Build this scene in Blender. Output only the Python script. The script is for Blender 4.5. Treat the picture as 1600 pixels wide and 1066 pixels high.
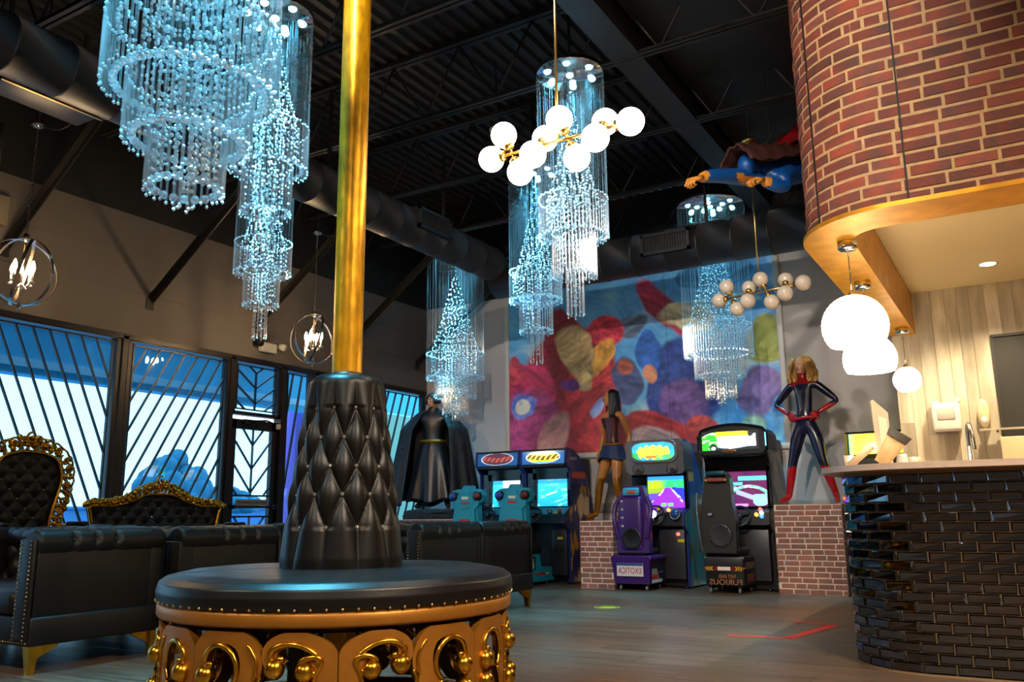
import bpy, bmesh, math, random
from math import sin, cos, pi, sqrt, radians, atan2
from mathutils import Vector, Matrix
random.seed(7)
scn = bpy.context.scene
for o in list(bpy.data.objects):
    bpy.data.objects.remove(o)
COL = scn.collection

# ------------------------------------------------------------------ camera
cam_d = bpy.data.cameras.new('camera'); cam = bpy.data.objects.new('camera', cam_d); COL.objects.link(cam)
cam_d.sensor_width = 36.0; cam_d.sensor_fit = 'HORIZONTAL'
cam_d.lens = 1325.0 / 1600.0 * 36.0
CR = Vector((0.856545, 0.515971, -0.010221)); CF = Vector((-0.503738, 0.840214, 0.200719))
CF.normalize(); CR = (CR - CF * CR.dot(CF)).normalized(); CU = CR.cross(CF)
cam.matrix_world = Matrix(((CR.x, CU.x, -CF.x, 0.0), (CR.y, CU.y, -CF.y, 0.0), (CR.z, CU.z, -CF.z, 0.92), (0, 0, 0, 1)))
cam_d.clip_start = 0.05; cam_d.clip_end = 400
scn.camera = cam

# ------------------------------------------------------------------ world, exposure
scn.view_settings.view_transform = 'Standard'
scn.view_settings.look = 'None'
scn.view_settings.gamma = 1.0
scn.view_settings.use_curve_mapping = False
scn.view_settings.exposure = 1.0
W = bpy.data.worlds.new('dusk_sky'); scn.world = W; W.use_nodes = True
nt = W.node_tree; nt.nodes.clear()
wo = nt.nodes.new('ShaderNodeOutputWorld'); bg = nt.nodes.new('ShaderNodeBackground')
tc = nt.nodes.new('ShaderNodeTexCoord'); sx = nt.nodes.new('ShaderNodeSeparateXYZ'); rp = nt.nodes.new('ShaderNodeValToRGB')
nt.links.new(tc.outputs['Generated'], sx.inputs[0]); nt.links.new(sx.outputs['Z'], rp.inputs[0])
rp.color_ramp.elements[0].position = 0.0; rp.color_ramp.elements[0].color = (0.84, 0.90, 1.0, 1)
rp.color_ramp.elements[1].position = 0.6; rp.color_ramp.elements[1].color = (0.60, 0.75, 1.0, 1)
nt.links.new(rp.outputs[0], bg.inputs['Color']); bg.inputs['Strength'].default_value = 1.5
nt.links.new(bg.outputs[0], wo.inputs['Surface'])
cy = scn.cycles
cy.max_bounces = 8; cy.diffuse_bounces = 3; cy.glossy_bounces = 4; cy.transmission_bounces = 6; cy.transparent_max_bounces = 24
cy.sample_clamp_indirect = 4.0; cy.caustics_reflective = False; cy.caustics_refractive = False

# ------------------------------------------------------------------ colour and materials
def lin(c):
    return c / 12.92 if c <= 0.04045 else ((c + 0.055) / 1.055) ** 2.4
def hx(s):
    return tuple(lin(int(s[i:i + 2], 16) / 255.0) for i in (0, 2, 4))
MATS = {}
def P(name, col, rough=0.5, metal=0.0, var=0.0, vscale=6.0, vstretch=(1, 1, 1), bump=0.0, bscale=20.0, rnd=0.0, spec=0.5, coat=0.0, trans=0.0, two=None):
    """principled material; var = noise value variation, rnd = tint per object"""
    m = bpy.data.materials.new(name); m.use_nodes = True; t = m.node_tree; b = t.nodes['Principled BSDF']
    c = hx(col) if isinstance(col, str) else col
    b.inputs['Base Color'].default_value = (*c, 1); b.inputs['Roughness'].default_value = rough
    b.inputs['Metallic'].default_value = metal
    b.inputs['Specular IOR Level'].default_value = spec; b.inputs['Coat Weight'].default_value = coat
    b.inputs['Transmission Weight'].default_value = trans
    src = None
    if var or two or bump:
        co = t.nodes.new('ShaderNodeTexCoord'); mp = t.nodes.new('ShaderNodeMapping')
        mp.inputs['Scale'].default_value = vstretch; t.links.new(co.outputs['Object'], mp.inputs[0])
        if rnd:
            oi0 = t.nodes.new('ShaderNodeObjectInfo'); ml = t.nodes.new('ShaderNodeMath'); ml.operation = 'MULTIPLY'
            ml.inputs[1].default_value = 37.0; t.links.new(oi0.outputs['Random'], ml.inputs[0])
            t.links.new(ml.outputs[0], mp.inputs['Location'])
    if var or two:
        n = t.nodes.new('ShaderNodeTexNoise'); n.inputs['Scale'].default_value = vscale; n.inputs['Detail'].default_value = 5
        t.links.new(mp.outputs[0], n.inputs['Vector'])
        r = t.nodes.new('ShaderNodeValToRGB'); r.color_ramp.elements[0].position = 0.3; r.color_ramp.elements[1].position = 0.7
        c2 = hx(two) if two else tuple(x * (1 + var) for x in c)
        c1 = c if two else tuple(x * (1 - var) for x in c)
        r.color_ramp.elements[0].color = (*c1, 1); r.color_ramp.elements[1].color = (*c2, 1)
        t.links.new(n.outputs['Fac'], r.inputs[0]); src = r.outputs[0]
    if rnd:
        oi = t.nodes.new('ShaderNodeObjectInfo'); hs = t.nodes.new('ShaderNodeHueSaturation')
        mr = t.nodes.new('ShaderNodeMapRange'); mr.inputs['To Min'].default_value = 1 - rnd; mr.inputs['To Max'].default_value = 1 + rnd
        t.links.new(oi.outputs['Random'], mr.inputs['Value']); t.links.new(mr.outputs[0], hs.inputs['Value'])
        if src: t.links.new(src, hs.inputs['Color'])
        else: hs.inputs['Color'].default_value = (*c, 1)
        src = hs.outputs[0]
    if src: t.links.new(src, b.inputs['Base Color'])
    if bump:
        n2 = t.nodes.new('ShaderNodeTexNoise'); n2.inputs['Scale'].default_value = bscale; n2.inputs['Detail'].default_value = 4
        t.links.new(mp.outputs[0], n2.inputs['Vector'])
        bp = t.nodes.new('ShaderNodeBump'); bp.inputs['Strength'].default_value = bump; bp.inputs['Distance'].default_value = 0.02
        t.links.new(n2.outputs['Fac'], bp.inputs['Height']); t.links.new(bp.outputs[0], b.inputs['Normal'])
    MATS[name] = m
    return m
def EM(name, col, strength):
    m = bpy.data.materials.new(name); m.use_nodes = True; b = m.node_tree.nodes['Principled BSDF']
    c = hx(col) if isinstance(col, str) else col
    b.inputs['Base Color'].default_value = (*c, 1); b.inputs['Emission Color'].default_value = (*c, 1)
    b.inputs['Emission Strength'].default_value = strength; b.inputs['Roughness'].default_value = 0.3
    MATS[name] = m; return m
def VC(name, emit=0.0, rough=0.5, base=1.0):
    """material whose colour is the printed picture stored in the mesh (attribute Col)"""
    m = bpy.data.materials.new(name); m.use_nodes = True; t = m.node_tree; b = t.nodes['Principled BSDF']
    a = t.nodes.new('ShaderNodeAttribute'); a.attribute_name = 'Col'
    t.links.new(a.outputs['Color'], b.inputs['Base Color']); b.inputs['Roughness'].default_value = rough
    if emit:
        b.inputs['Base Color'].default_value = (0, 0, 0, 1)
        t.links.new(a.outputs['Color'], b.inputs['Emission Color']); b.inputs['Emission Strength'].default_value = emit
    MATS[name] = m; return m
def GLASS(name, tint, gloss=0.08, rough=0.02):
    """thin pane: tinted see-through plus a weak mirror"""
    m = bpy.data.materials.new(name); m.use_nodes = True; t = m.node_tree; t.nodes.clear()
    o = t.nodes.new('ShaderNodeOutputMaterial'); mx = t.nodes.new('ShaderNodeMixShader')
    tr = t.nodes.new('ShaderNodeBsdfTransparent'); gl = t.nodes.new('ShaderNodeBsdfGlossy')
    tr.inputs['Color'].default_value = (*tint, 1); gl.inputs['Roughness'].default_value = rough
    mx.inputs[0].default_value = gloss
    t.links.new(tr.outputs[0], mx.inputs[1]); t.links.new(gl.outputs[0], mx.inputs[2]); t.links.new(mx.outputs[0], o.inputs[0])
    MATS[name] = m; return m
def CRYSTAL(name, tr_w, gl_w, df_w, col=(0.95, 0.97, 1.0), rough=0.12):
    """cut crystal: see-through + mirror + light scattered by the cut faces"""
    m = bpy.data.materials.new(name); m.use_nodes = True; t = m.node_tree; t.nodes.clear()
    o = t.nodes.new('ShaderNodeOutputMaterial'); m1 = t.nodes.new('ShaderNodeMixShader'); m2 = t.nodes.new('ShaderNodeMixShader')
    m3 = t.nodes.new('ShaderNodeMixShader'); df = t.nodes.new('ShaderNodeBsdfDiffuse'); tl = t.nodes.new('ShaderNodeBsdfTranslucent')
    tr = t.nodes.new('ShaderNodeBsdfTransparent'); gl = t.nodes.new('ShaderNodeBsdfGlossy')
    for n in (df, tl, gl): n.inputs['Color'].default_value = (*col, 1)
    gl.inputs['Roughness'].default_value = rough
    m3.inputs[0].default_value = 0.5; t.links.new(df.outputs[0], m3.inputs[1]); t.links.new(tl.outputs[0], m3.inputs[2])
    m1.inputs[0].default_value = gl_w / (gl_w + df_w); t.links.new(m3.outputs[0], m1.inputs[1]); t.links.new(gl.outputs[0], m1.inputs[2])
    m2.inputs[0].default_value = 1 - tr_w; t.links.new(tr.outputs[0], m2.inputs[1]); t.links.new(m1.outputs[0], m2.inputs[2])
    t.links.new(m2.outputs[0], o.inputs[0]); MATS[name] = m; return m

# ------------------------------------------------------------------ mesh builder
def _ico():
    bm = bmesh.new(); bmesh.ops.create_icosphere(bm, subdivisions=1, radius=1.0)
    v = [tuple(x.co) for x in bm.verts]; f = [tuple(x.index for x in y.verts) for y in bm.faces]; bm.free(); return v, f
ICO = _ico()
OCT = ([(1, 0, 0), (-1, 0, 0), (0, 1, 0), (0, -1, 0), (0, 0, 1), (0, 0, -1)],
       [(0, 2, 4), (2, 1, 4), (1, 3, 4), (3, 0, 4), (2, 0, 5), (1, 2, 5), (3, 1, 5), (0, 3, 5)])
class MB:
    def __init__(s): s.v = []; s.f = []; s.mi = []; s.sm = []
    def add(s, vs, fs, mi=0, smooth=False, M=None):
        o = len(s.v)
        if M is not None: vs = [tuple(M @ Vector(v)) for v in vs]
        s.v.extend(vs)
        for f in fs:
            s.f.append(tuple(i + o for i in f)); s.mi.append(mi); s.sm.append(smooth)
        return s
    def box(s, c, d, mi=0, M=None, taper=1.0):
        x, y, z = c; a, b, h = d[0] / 2, d[1] / 2, d[2] / 2
        k = taper
        vs = [(x - a * k, y - b * k, z - h), (x + a * k, y - b * k, z - h), (x + a * k, y + b * k, z - h), (x - a * k, y + b * k, z - h),
              (x - a, y - b, z + h), (x + a, y - b, z + h), (x + a, y + b, z + h), (x - a, y + b, z + h)]
        return s.add(vs, [(3, 2, 1, 0), (4, 5, 6, 7), (0, 1, 5, 4), (1, 2, 6, 5), (2, 3, 7, 6), (3, 0, 4, 7)], mi, False, M)
    def rbox(s, c, d, r=0.02, seg=2, mi=0, M=None, smooth=True):
        bm = bmesh.new(); bmesh.ops.create_cube(bm, size=1.0)
        for v in bm.verts: v.co = Vector((v.co.x * d[0], v.co.y * d[1], v.co.z * d[2]))
        bmesh.ops.bevel(bm, geom=list(bm.edges), offset=min(r, min(d) * 0.49), segments=seg, affect='EDGES', profile=0.5)
        bm.verts.index_update()
        vs = [(v.co.x + c[0], v.co.y + c[1], v.co.z + c[2]) for v in bm.verts]; fs = [tuple(x.index for x in f.verts) for f in bm.faces]
        bm.free(); return s.add(vs, fs, mi, smooth, M)
    def tube(s, pts, r, n=8, closed=False, cap=True, mi=0, M=None, smooth=True, flat=1.0, up=None):
        pts = [Vector(p) for p in pts]; m = len(pts)
        rs = list(r) if isinstance(r, (list, tuple)) else [r] * m
        if len(rs) != m:      # stretch a short list of radii along the path
            rs = [rs[min(len(rs) - 1, int(i * (len(rs) - 1) / max(1, m - 1) + 0.5))] for i in range(m)]
        tg = []
        for i in range(m):
            a = pts[(i - 1) % m] if (closed or i > 0) else pts[i]; b = pts[(i + 1) % m] if (closed or i < m - 1) else pts[i]
            t = b - a; tg.append(t.normalized() if t.length > 1e-9 else Vector((0, 0, 1)))
        u = Vector(up) if up else (Vector((0, 0, 1)) if abs(tg[0].z) < 0.9 else Vector((1, 0, 0)))
        vs = []; fs = []
        for i in range(m):
            u = u - tg[i] * u.dot(tg[i])
            if u.length < 1e-6: u = tg[i].orthogonal()
            u.normalize(); w = tg[i].cross(u)
            for k in range(n):
                a = 2 * pi * k / n
                vs.append(tuple(pts[i] + u * (cos(a) * rs[i]) + w * (sin(a) * rs[i] * flat)))
        for i in range(m if closed else m - 1):
            j = (i + 1) % m
            for k in range(n):
                l = (k + 1) % n; fs.append((i * n + k, i * n + l, j * n + l, j * n + k))
        if cap and not closed:
            fs.append(tuple(range(n))[::-1]); fs.append(tuple(range((m - 1) * n, m * n)))
        return s.add(vs, fs, mi, smooth, M)
    def cyl(s, a, b, r, n=12, mi=0, M=None, r2=None, smooth=True):
        return s.tube([a, b], [r, r if r2 is None else r2], n, mi=mi, M=M, smooth=smooth)
    def lathe(s, prof, n=24, c=(0, 0, 0), mi=0, M=None, smooth=True, a0=0.0, a1=2 * pi):
        full = abs(a1 - a0 - 2 * pi) < 1e-6; k = n if full else n + 1
        vs = []; fs = []
        for r, z in prof:
            for i in range(k):
                a = a0 + (a1 - a0) * i / n; vs.append((c[0] + r * cos(a), c[1] + r * sin(a), c[2] + z))
        for j in range(len(prof) - 1):
            for i in range(n):
                l = (i + 1) % k; fs.append((j * k + i, j * k + l, (j + 1) * k + l, (j + 1) * k + i))
        return s.add(vs, fs, mi, smooth, M)
    def ball(s, c, r, nu=12, nv=8, mi=0, M=None, sc=(1, 1, 1), smooth=True):
        vs = [(c[0], c[1], c[2] + r * sc[2])]; fs = []
        for j in range(1, nv):
            t = pi * j / nv
            for i in range(nu):
                a = 2 * pi * i / nu
                vs.append((c[0] + r * sc[0] * sin(t) * cos(a), c[1] + r * sc[1] * sin(t) * sin(a), c[2] + r * sc[2] * cos(t)))
        vs.append((c[0], c[1], c[2] - r * sc[2])); L = len(vs) - 1
        for i in range(nu): fs.append((0, 1 + i, 1 + (i + 1) % nu))
        for j in range(nv - 2):
            for i in range(nu):
                a = 1 + j * nu + i; b = 1 + j * nu + (i + 1) % nu; fs.append((a, a + nu, b + nu, b))
        for i in range(nu): fs.append((L, 1 + (nv - 2) * nu + (i + 1) % nu, 1 + (nv - 2) * nu + i))
        return s.add(vs, fs, mi, smooth, M)
    def bead(s, c, r, shape=OCT, mi=0):
        return s.add([(c[0] + x * r, c[1] + y * r, c[2] + z * r) for x, y, z in shape[0]], shape[1], mi, False)
    def prism(s, poly, fn, t0, t1, mi=0, M=None, smooth=False):
        """poly = outline (u, v); fn(u, v, t) -> point; extruded from t0 to t1"""
        n = len(poly)
        vs = [fn(u, v, t0) for u, v in poly] + [fn(u, v, t1) for u, v in poly]
        fs = [tuple(range(n))[::-1], tuple(range(n, 2 * n))] + [(i, (i + 1) % n, n + (i + 1) % n, n + i) for i in range(n)]
        return s.add(vs, fs, mi, smooth, M)
    def grid(s, fn, nu, nv, cu=False, cv=False, mi=0, M=None, smooth=True):
        vs = []; fs = []; ku = nu if cu else nu + 1; kv = nv if cv else nv + 1
        for j in range(kv):
            for i in range(ku): vs.append(tuple(fn(i / nu, j / nv)))
        for j in range(nv):
            for i in range(nu):
                i2 = (i + 1) % ku; j2 = (j + 1) % kv; fs.append((j * ku + i, j * ku + i2, j2 * ku + i2, j2 * ku + i))
        return s.add(vs, fs, mi, smooth, M)
    def mesh(s, name, mats):
        me = bpy.data.meshes.new(name); me.from_pydata(s.v, [], s.f)
        for m in (mats if isinstance(mats, (list, tuple)) else [mats]): me.materials.append(m)
        me.polygons.foreach_set('material_index', s.mi); me.polygons.foreach_set('use_smooth', s.sm)
        me.update(); return me
def obj(name, me, parent=None, loc=None, rot=None, kind=None, label=None):
    o = bpy.data.objects.new(name, me); COL.objects.link(o)
    if parent is not None: o.parent = parent
    if loc is not None: o.location = loc
    if rot is not None: o.rotation_euler = rot
    if kind: o['kind'] = kind
    if label: o['label'] = label
    return o
def part(name, mb, mat, parent=None, kind=None, label=None, loc=None, rot=None):
    me = mb.mesh(name, mat)
    bm = bmesh.new(); bm.from_mesh(me); bmesh.ops.recalc_face_normals(bm, faces=bm.faces); bm.to_mesh(me); bm.free()
    return obj(name, me, parent, loc, rot, kind, label)
def tag(o, label, cat, group=None):
    o['label'] = label; o['category'] = cat
    if group: o['group'] = group
    return o
def thing(name, label, cat, loc=(0, 0, 0), rz=0.0, group=None):
    o = bpy.data.objects.new(name, None); COL.objects.link(o); o.location = loc; o.rotation_euler = (0, 0, rz)
    o.empty_display_size = 0.1
    return tag(o, label, cat, group)
def struct(name, mb, mat, parent=None):
    o = part(name, mb, mat, parent)
    if parent is None: o['kind'] = 'structure'
    return o
def copy_tree(o, parent=None):
    c = o.copy(); COL.objects.link(c)
    if parent is not None: c.parent = parent
    for ch in list(o.children): copy_tree(ch, c)
    return c
def hsh(x, y, s=0):
    h = sin(x * 127.1 + y * 311.7 + s * 74.7) * 43758.5453
    return h - math.floor(h)
def vnoise(x, y, s=0):
    ix, iy = math.floor(x), math.floor(y); fx, fy = x - ix, y - iy
    fx = fx * fx * (3 - 2 * fx); fy = fy * fy * (3 - 2 * fy)
    a = hsh(ix, iy, s); b = hsh(ix + 1, iy, s); c = hsh(ix, iy + 1, s); d = hsh(ix + 1, iy + 1, s)
    return a + (b - a) * fx + (c - a) * fy + (a - b - c + d) * fx * fy
def fbm(x, y, s=0, o=3):
    t = 0; a = 0.5
    for k in range(o): t += a * vnoise(x, y, s + k); x *= 2.1; y *= 2.1; a *= 0.5
    return t
def picture(name, nx, ny, pos, paint, mat, parent=None, loc=None, rot=None):
    """a printed picture: fine grid whose colours are painted by a function of (u, v), v up; pos(u, v) -> point"""
    mb = MB().grid(lambda u, v: pos(u, v), nx, ny, smooth=False)
    me = mb.mesh(name, mat)
    ca = me.color_attributes.new('Col', 'FLOAT_COLOR', 'POINT')
    buf = []
    for j in range(ny + 1):
        for i in range(nx + 1):
            c = paint(i / nx, j / ny); buf.extend((c[0], c[1], c[2], 1.0))
    ca.data.foreach_set('color', buf)
    return obj(name, me, parent, loc, rot)
def mixc(a, b, t):
    t = max(0.0, min(1.0, t)); return tuple(x + (y - x) * t for x, y in zip(a, b))
def sstep(a, b, x):
    t = max(0.0, min(1.0, (x - a) / (b - a))); return t * t * (3 - 2 * t)
def text_mesh(body, size, mat, mirrored=True, extrude=0.001, width=None, name='lettering'):
    """flat lettering in the x-z plane, centred; mirrored the way the photograph shows it"""
    cu = bpy.data.curves.new('letters', 'FONT'); cu.body = body; cu.size = size; cu.extrude = extrude
    cu.align_x = 'CENTER'; cu.align_y = 'CENTER'; cu.resolution_u = 3
    to = bpy.data.objects.new('letters', cu); COL.objects.link(to)
    dg = bpy.context.evaluated_depsgraph_get(); me = bpy.data.meshes.new_from_object(to.evaluated_get(dg))
    bpy.data.objects.remove(to); bpy.data.curves.remove(cu)
    xs = [v.co.x for v in me.vertices]; w = (max(xs) - min(xs)) or 1; k = (width / w) if width else 1.0
    for v in me.vertices:
        x, y, z = v.co; v.co = ((-x if mirrored else x) * k, -z, y)
    if mirrored: me.flip_normals()
    me.materials.clear(); me.materials.append(mat); me.name = name; return me

# materials -----------------------------------------------------------
M_floorplank = P('grey_brown_plank', '5f4d3f', 0.38, var=0.42, vscale=3.0, vstretch=(0.7, 9, 1), rnd=0.16, bump=0.05, bscale=8)
M_floorbase = P('plank_joint', '2e2a28', 0.6)
M_wallgrey = P('warm_grey_paint', '615c5a', 0.75, var=0.10, vscale=1.6, vstretch=(1, 1, 0.5))
M_wallfar = P('light_grey_paint', 'c6bfbd', 0.75, var=0.05, vscale=1.2)
M_black = P('black_paint', '131112', 0.7)
M_deck = P('black_deck_paint', '1a1715', 0.55)
M_frame = P('dark_bronze_aluminium', '1d1614', 0.4, metal=0.3)
M_bar = P('black_steel_bar', '06070b', 0.4)
M_pane = GLASS('blue_tinted_pane', (0.62, 0.88, 0.99), 0.06)
M_white = P('white_paint', 'd9d6d2', 0.5)
M_duct = P('painted_spiral_duct', '232325', 0.45, metal=0.2)
M_joist = P('dark_steel_joist', '191614', 0.5)
M_gold = P('polished_gold_leaf', 'c8932a', 0.24, metal=1.0, var=0.25, vscale=14)
M_goldtan = P('antique_gold_paint', 'a26a22', 0.42, metal=0.55, var=0.12, vscale=8)
M_goldpole = P('mottled_gold_column_paint', 'd99f12', 0.36, metal=0.55, var=0.35, vscale=22, vstretch=(1, 1, 0.35), bump=0.15, bscale=30)
M_goldband = P('mottled_gold_soffit_paint', 'c78a0e', 0.42, metal=0.5, var=0.22, vscale=7)
M_leather = P('black_leather', '070606', 0.40, spec=0.38, bump=0.04, bscale=90)
M_leather2 = P('black_sofa_leather', '0f0d0c', 0.46, spec=0.35, bump=0.04, bscale=60)
M_crystalbtn = P('crystal_button_stone', 'cfc8bc', 0.08, metal=0.85)
M_brass = P('brushed_brass', 'c9a25c', 0.28, metal=1.0)
M_chrome = P('chrome', 'd8d8da', 0.1, metal=1.0)
M_nickel = P('brushed_nickel', 'b7aca0', 0.22, metal=1.0)
M_bead = CRYSTAL('crystal_bead', 0.08, 0.50, 0.50, rough=0.24)
M_rod = CRYSTAL('crystal_rod', 0.76, 0.14, 0.10)
M_bigball = CRYSTAL('crystal_ball', 0.30, 0.55, 0.25, rough=0.10)
M_wire = CRYSTAL('hanging_wire', 0.62, 0.10, 0.28, col=(0.75, 0.85, 0.9))
M_led = EM('led_lamp', (0.30, 0.82, 1.0), 4.0)
M_globe_on = EM('lit_opal_globe', (1.0, 0.80, 0.56), 9.0)
M_globe_off = P('opal_globe', 'cdbfae', 0.25)
M_bulb = EM('lit_candle_bulb', (1.0, 0.66, 0.32), 330.0)
M_bowl = EM('lit_beaded_bowl', (1.0, 0.86, 0.62), 4.5)
M_down = EM('downlight_lens', (1.0, 0.86, 0.62), 14.0)
M_mortar = P('tan_mortar', 'b8956a', 0.85, var=0.15, vscale=20)
M_mortar_w = P('pale_mortar', 'e0cdbf', 0.85, var=0.1, vscale=20)
M_brick = P('red_brick_face', '8a3a24', 0.75, var=0.3, vscale=8, two='5c3a33', rnd=0.38, bump=0.4, bscale=25)
M_brick2 = P('weathered_brick_face', '93594b', 0.75, var=0.3, vscale=9, two='77605c', rnd=0.25, bump=0.3, bscale=25)
M_tile = P('dark_mirror_tile', (0.12, 0.125, 0.14), 0.04, metal=1.0)
M_grout = P('tan_grout', '8a7152', 0.8)
M_top = P('blush_quartz_top', 'c9b3a6', 0.3, var=0.06, vscale=30)
M_cream = P('cream_ceiling_paint', 'e2cf9e', 0.7)
M_plank = P('whitewashed_barn_plank', 'd9cfb8', 0.7, var=0.3, vscale=2.2, vstretch=(4, 1, 0.8), rnd=0.42, two='a79a82')
M_board = P('blackboard', '25231f', 0.6, var=0.2, vscale=3)
M_dark = P('black_plastic', '0d0d0f', 0.38)
M_darkgrey = P('charcoal_plastic', '24242a', 0.4)
M_rock = P('dark_cast_rock', '1b1c20', 0.8, bump=0.8, bscale=12)

# ================================================================== THE SETTING
XL, YF, ZC = -8.5, 11.38, 5.60
YB, XR = -4.0, 5.0
# floor: planks run along x; the rest of the floor is plain base
fl = struct('floor', MB().box(((XL + XR) / 2, (YF + YB) / 2, -0.06), (XR - XL, YF - YB, 0.10)), M_floorbase)
plank_me = []
for L in (1.83, 1.2, 0.63):
    b = MB().box((0, 0, -0.006), (L - 0.003, 0.197, 0.012)); plank_me.append(b.mesh('plank', M_floorplank))
y = 1.55; row = 0
while y < 11.3:
    x = -8.45 + (row * 0.71) % 1.83 - 1.83
    while x < 1.6:
        # keep only what the lens can see (between the sofas and the counter) plus a margin
        cx = x + 0.915
        if cx > -8.0 and (y > 2.1 or cx > -6.2) and cx < (0.6 if y < 5.6 else -0.7) and cx > -8.2 + max(0, (4.0 - y)) * 0.9 and y < 10.9:
            obj('plank', plank_me[0], fl, (cx, y, 0.0))
        x += 1.83
    y += 0.2; row += 1
b = MB()
y = 1.55; row = 0
kept = [(round(c.location.x, 3), round(c.location.y, 3)) for c in fl.children]
kept = set(kept)
yy = -3.85; row = -27
while yy < 11.3:
    x = -8.45 + (row * 0.71) % 1.83 - 1.83
    while x < XR:
        cx = x + 0.915
        if (round(cx, 3), round(yy, 3)) not in kept and cx > XL + 0.92 and cx < XR - 0.92:
            b.box((cx, yy, -0.006), (1.827, 0.197, 0.012))
        x += 1.83
    yy += 0.2; row += 1
part('far_planks', b, M_floorplank, fl, kind='stuff')

# left wall with its storefront openings
ZS, ZW = 0.12, 2.93           # sill, window head
b = MB()
b.box((XL - 0.08, (YB + YF) / 2, (ZW + 4.35) / 2), (0.16, YF - YB, 4.35 - ZW))
b.box((XL - 0.08, (YB + YF) / 2, ZS / 2 - 0.02), (0.16, YF - YB, ZS))
b.box((XL - 0.08, (YB + 1.0) / 2 - 0.2, 1.5), (0.16, 1.0 - YB - 0.4, 3.0))
wl = struct('wall_left', b, M_wallgrey)
part('black_band', MB().box((XL - 0.06, (YB + YF) / 2, 5.0), (0.16, YF - YB, 1.3)), M_black, wl, label='black painted strip under the roof deck')
for z in (3.89, 3.457):
    part('panel_joint', MB().box((XL + 0.004, 4.5, z), (0.012, 13.6, 0.022)), M_wallgrey, wl)
# far wall
b = MB().box(((XL + XR) / 2, YF + 0.08, 4.37 / 2), (XR - XL + 0.3, 0.16, 4.37))
wf = struct('wall_far', b, M_wallfar)
part('black_band', MB().box(((XL + XR) / 2, YF + 0.06, 5.0), (XR - XL + 0.3, 0.16, 1.26)), M_black, wf, label='black painted strip under the roof deck')
struct('wall_right', MB().box((XR + 0.08, (YB + YF) / 2, 2.8), (0.16, YF - YB, 5.6)), M_wallgrey)
struct('wall_back', MB().box(((XL + XR) / 2, YB - 0.08, 2.8), (XR - XL + 0.3, 0.16, 5.6)), M_wallgrey)
b = MB()      # chair rail on the far wall
b.rbox((-3.4, YF - 0.02, 1.005), (9.9, 0.04, 0.13), 0.012)
struct('trim_1', b, P('rail_paint', '9d938d', 0.5))
struct('baseboard_far', MB().rbox((-3.4, YF - 0.012, 0.07), (9.9, 0.024, 0.14), 0.008), M_white)

# corrugated roof deck, ribs along y
prof = []
x = XL
while x < XR:
    prof += [(x, 0.0), (x + 0.055, 0.0), (x + 0.075, 0.045), (x + 0.13, 0.045)]; x += 0.15
b = MB(); n = len(prof)
b.add([(p[0], YB, ZC + p[1]) for p in prof] + [(p[0], YF, ZC + p[1]) for p in prof], [(i, i + 1, n + i + 1, n + i) for i in range(n - 1)])
b.box(((XL + XR) / 2, (YB + YF) / 2, ZC + 0.12), (XR - XL + .3, YF - YB + .3, 0.1))
ce = struct('ceiling', b, M_deck)
# open web joists along x
ZJ = 4.86
def joist(y):
    top = MB(); bot = MB(); web = MB()
    for s in (-1, 1):
        top.box(((XL + XR) / 2, y + s * 0.035, ZC - 0.03), (XR - XL, 0.05, 0.05))
        bot.box(((XL - 0.0 + XR) / 2 + 0.3, y + s * 0.028, ZJ), (XR - XL - 0.6, 0.035, 0.035))
    x = XL + 0.3; k = 0
    while x < XR - 0.6:
        a = (x, y, ZJ if k % 2 == 0 else ZC - 0.05); c = (x + 0.42, y, ZC - 0.05 if k % 2 == 0 else ZJ)
        web.cyl(a, c, 0.012, 5); x += 0.42; k += 1
    o = struct('ceiling_joist', bot, M_joist)
    part('top_chord', top, M_joist, o); part('web_rod', web, M_joist, o, kind='stuff')
for y in (0.4, 1.9, 3.4, 4.9, 6.4, 7.9, 9.4, 10.9): joist(y)
# main girder on the right of the room
b = MB(); b.box((-2.62, (YB + YF) / 2, 5.18), (0.03, YF - YB, 0.64)); b.box((-2.62, (YB + YF) / 2, 4.86), (0.26, YF - YB, 0.03)); b.box((-2.62, (YB + YF) / 2, 5.5), (0.26, YF - YB, 0.03))
b.box((-1.6, (YB + YF) / 2, 5.35), (1.9, YF - YB, 0.3))
struct('ceiling_girder', b, M_joist)
# diagonal wall braces
for y in (1.0, 2.67, 4.345, 6.02, 7.62, 9.35, 11.1):
    b = MB(); a = Vector((XL + 0.01, y, 3.40 if y > 5 else 3.6)); e = Vector((XL + 2.05, y, a.z + 1.5))
    d = (e - a).normalized(); w = Vector((0, 1, 0)); u = d.cross(w)
    for (ou, ow, su, sw) in ((0, 0.03, 0.07, 0.012), (0.03, 0, 0.012, 0.07)):
        vs = []
        for q in (a, e):
            for su_, sw_ in ((-1, -1), (1, -1), (1, 1), (-1, 1)): vs.append(tuple(q + u * (ou + su_ * su / 2) + w * (ow + sw_ * sw / 2)))
        b.add(vs, [(0, 1, 2, 3), (7, 6, 5, 4), (0, 4, 5, 1), (1, 5, 6, 2), (2, 6, 7, 3), (3, 7, 4, 0)])
    o = struct('wall_brace', b, M_joist)
    part('anchor_plate', MB().box((XL + 0.006, y, a.z - 0.04), (0.012, 0.09, 0.14)), M_joist, o)

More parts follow.
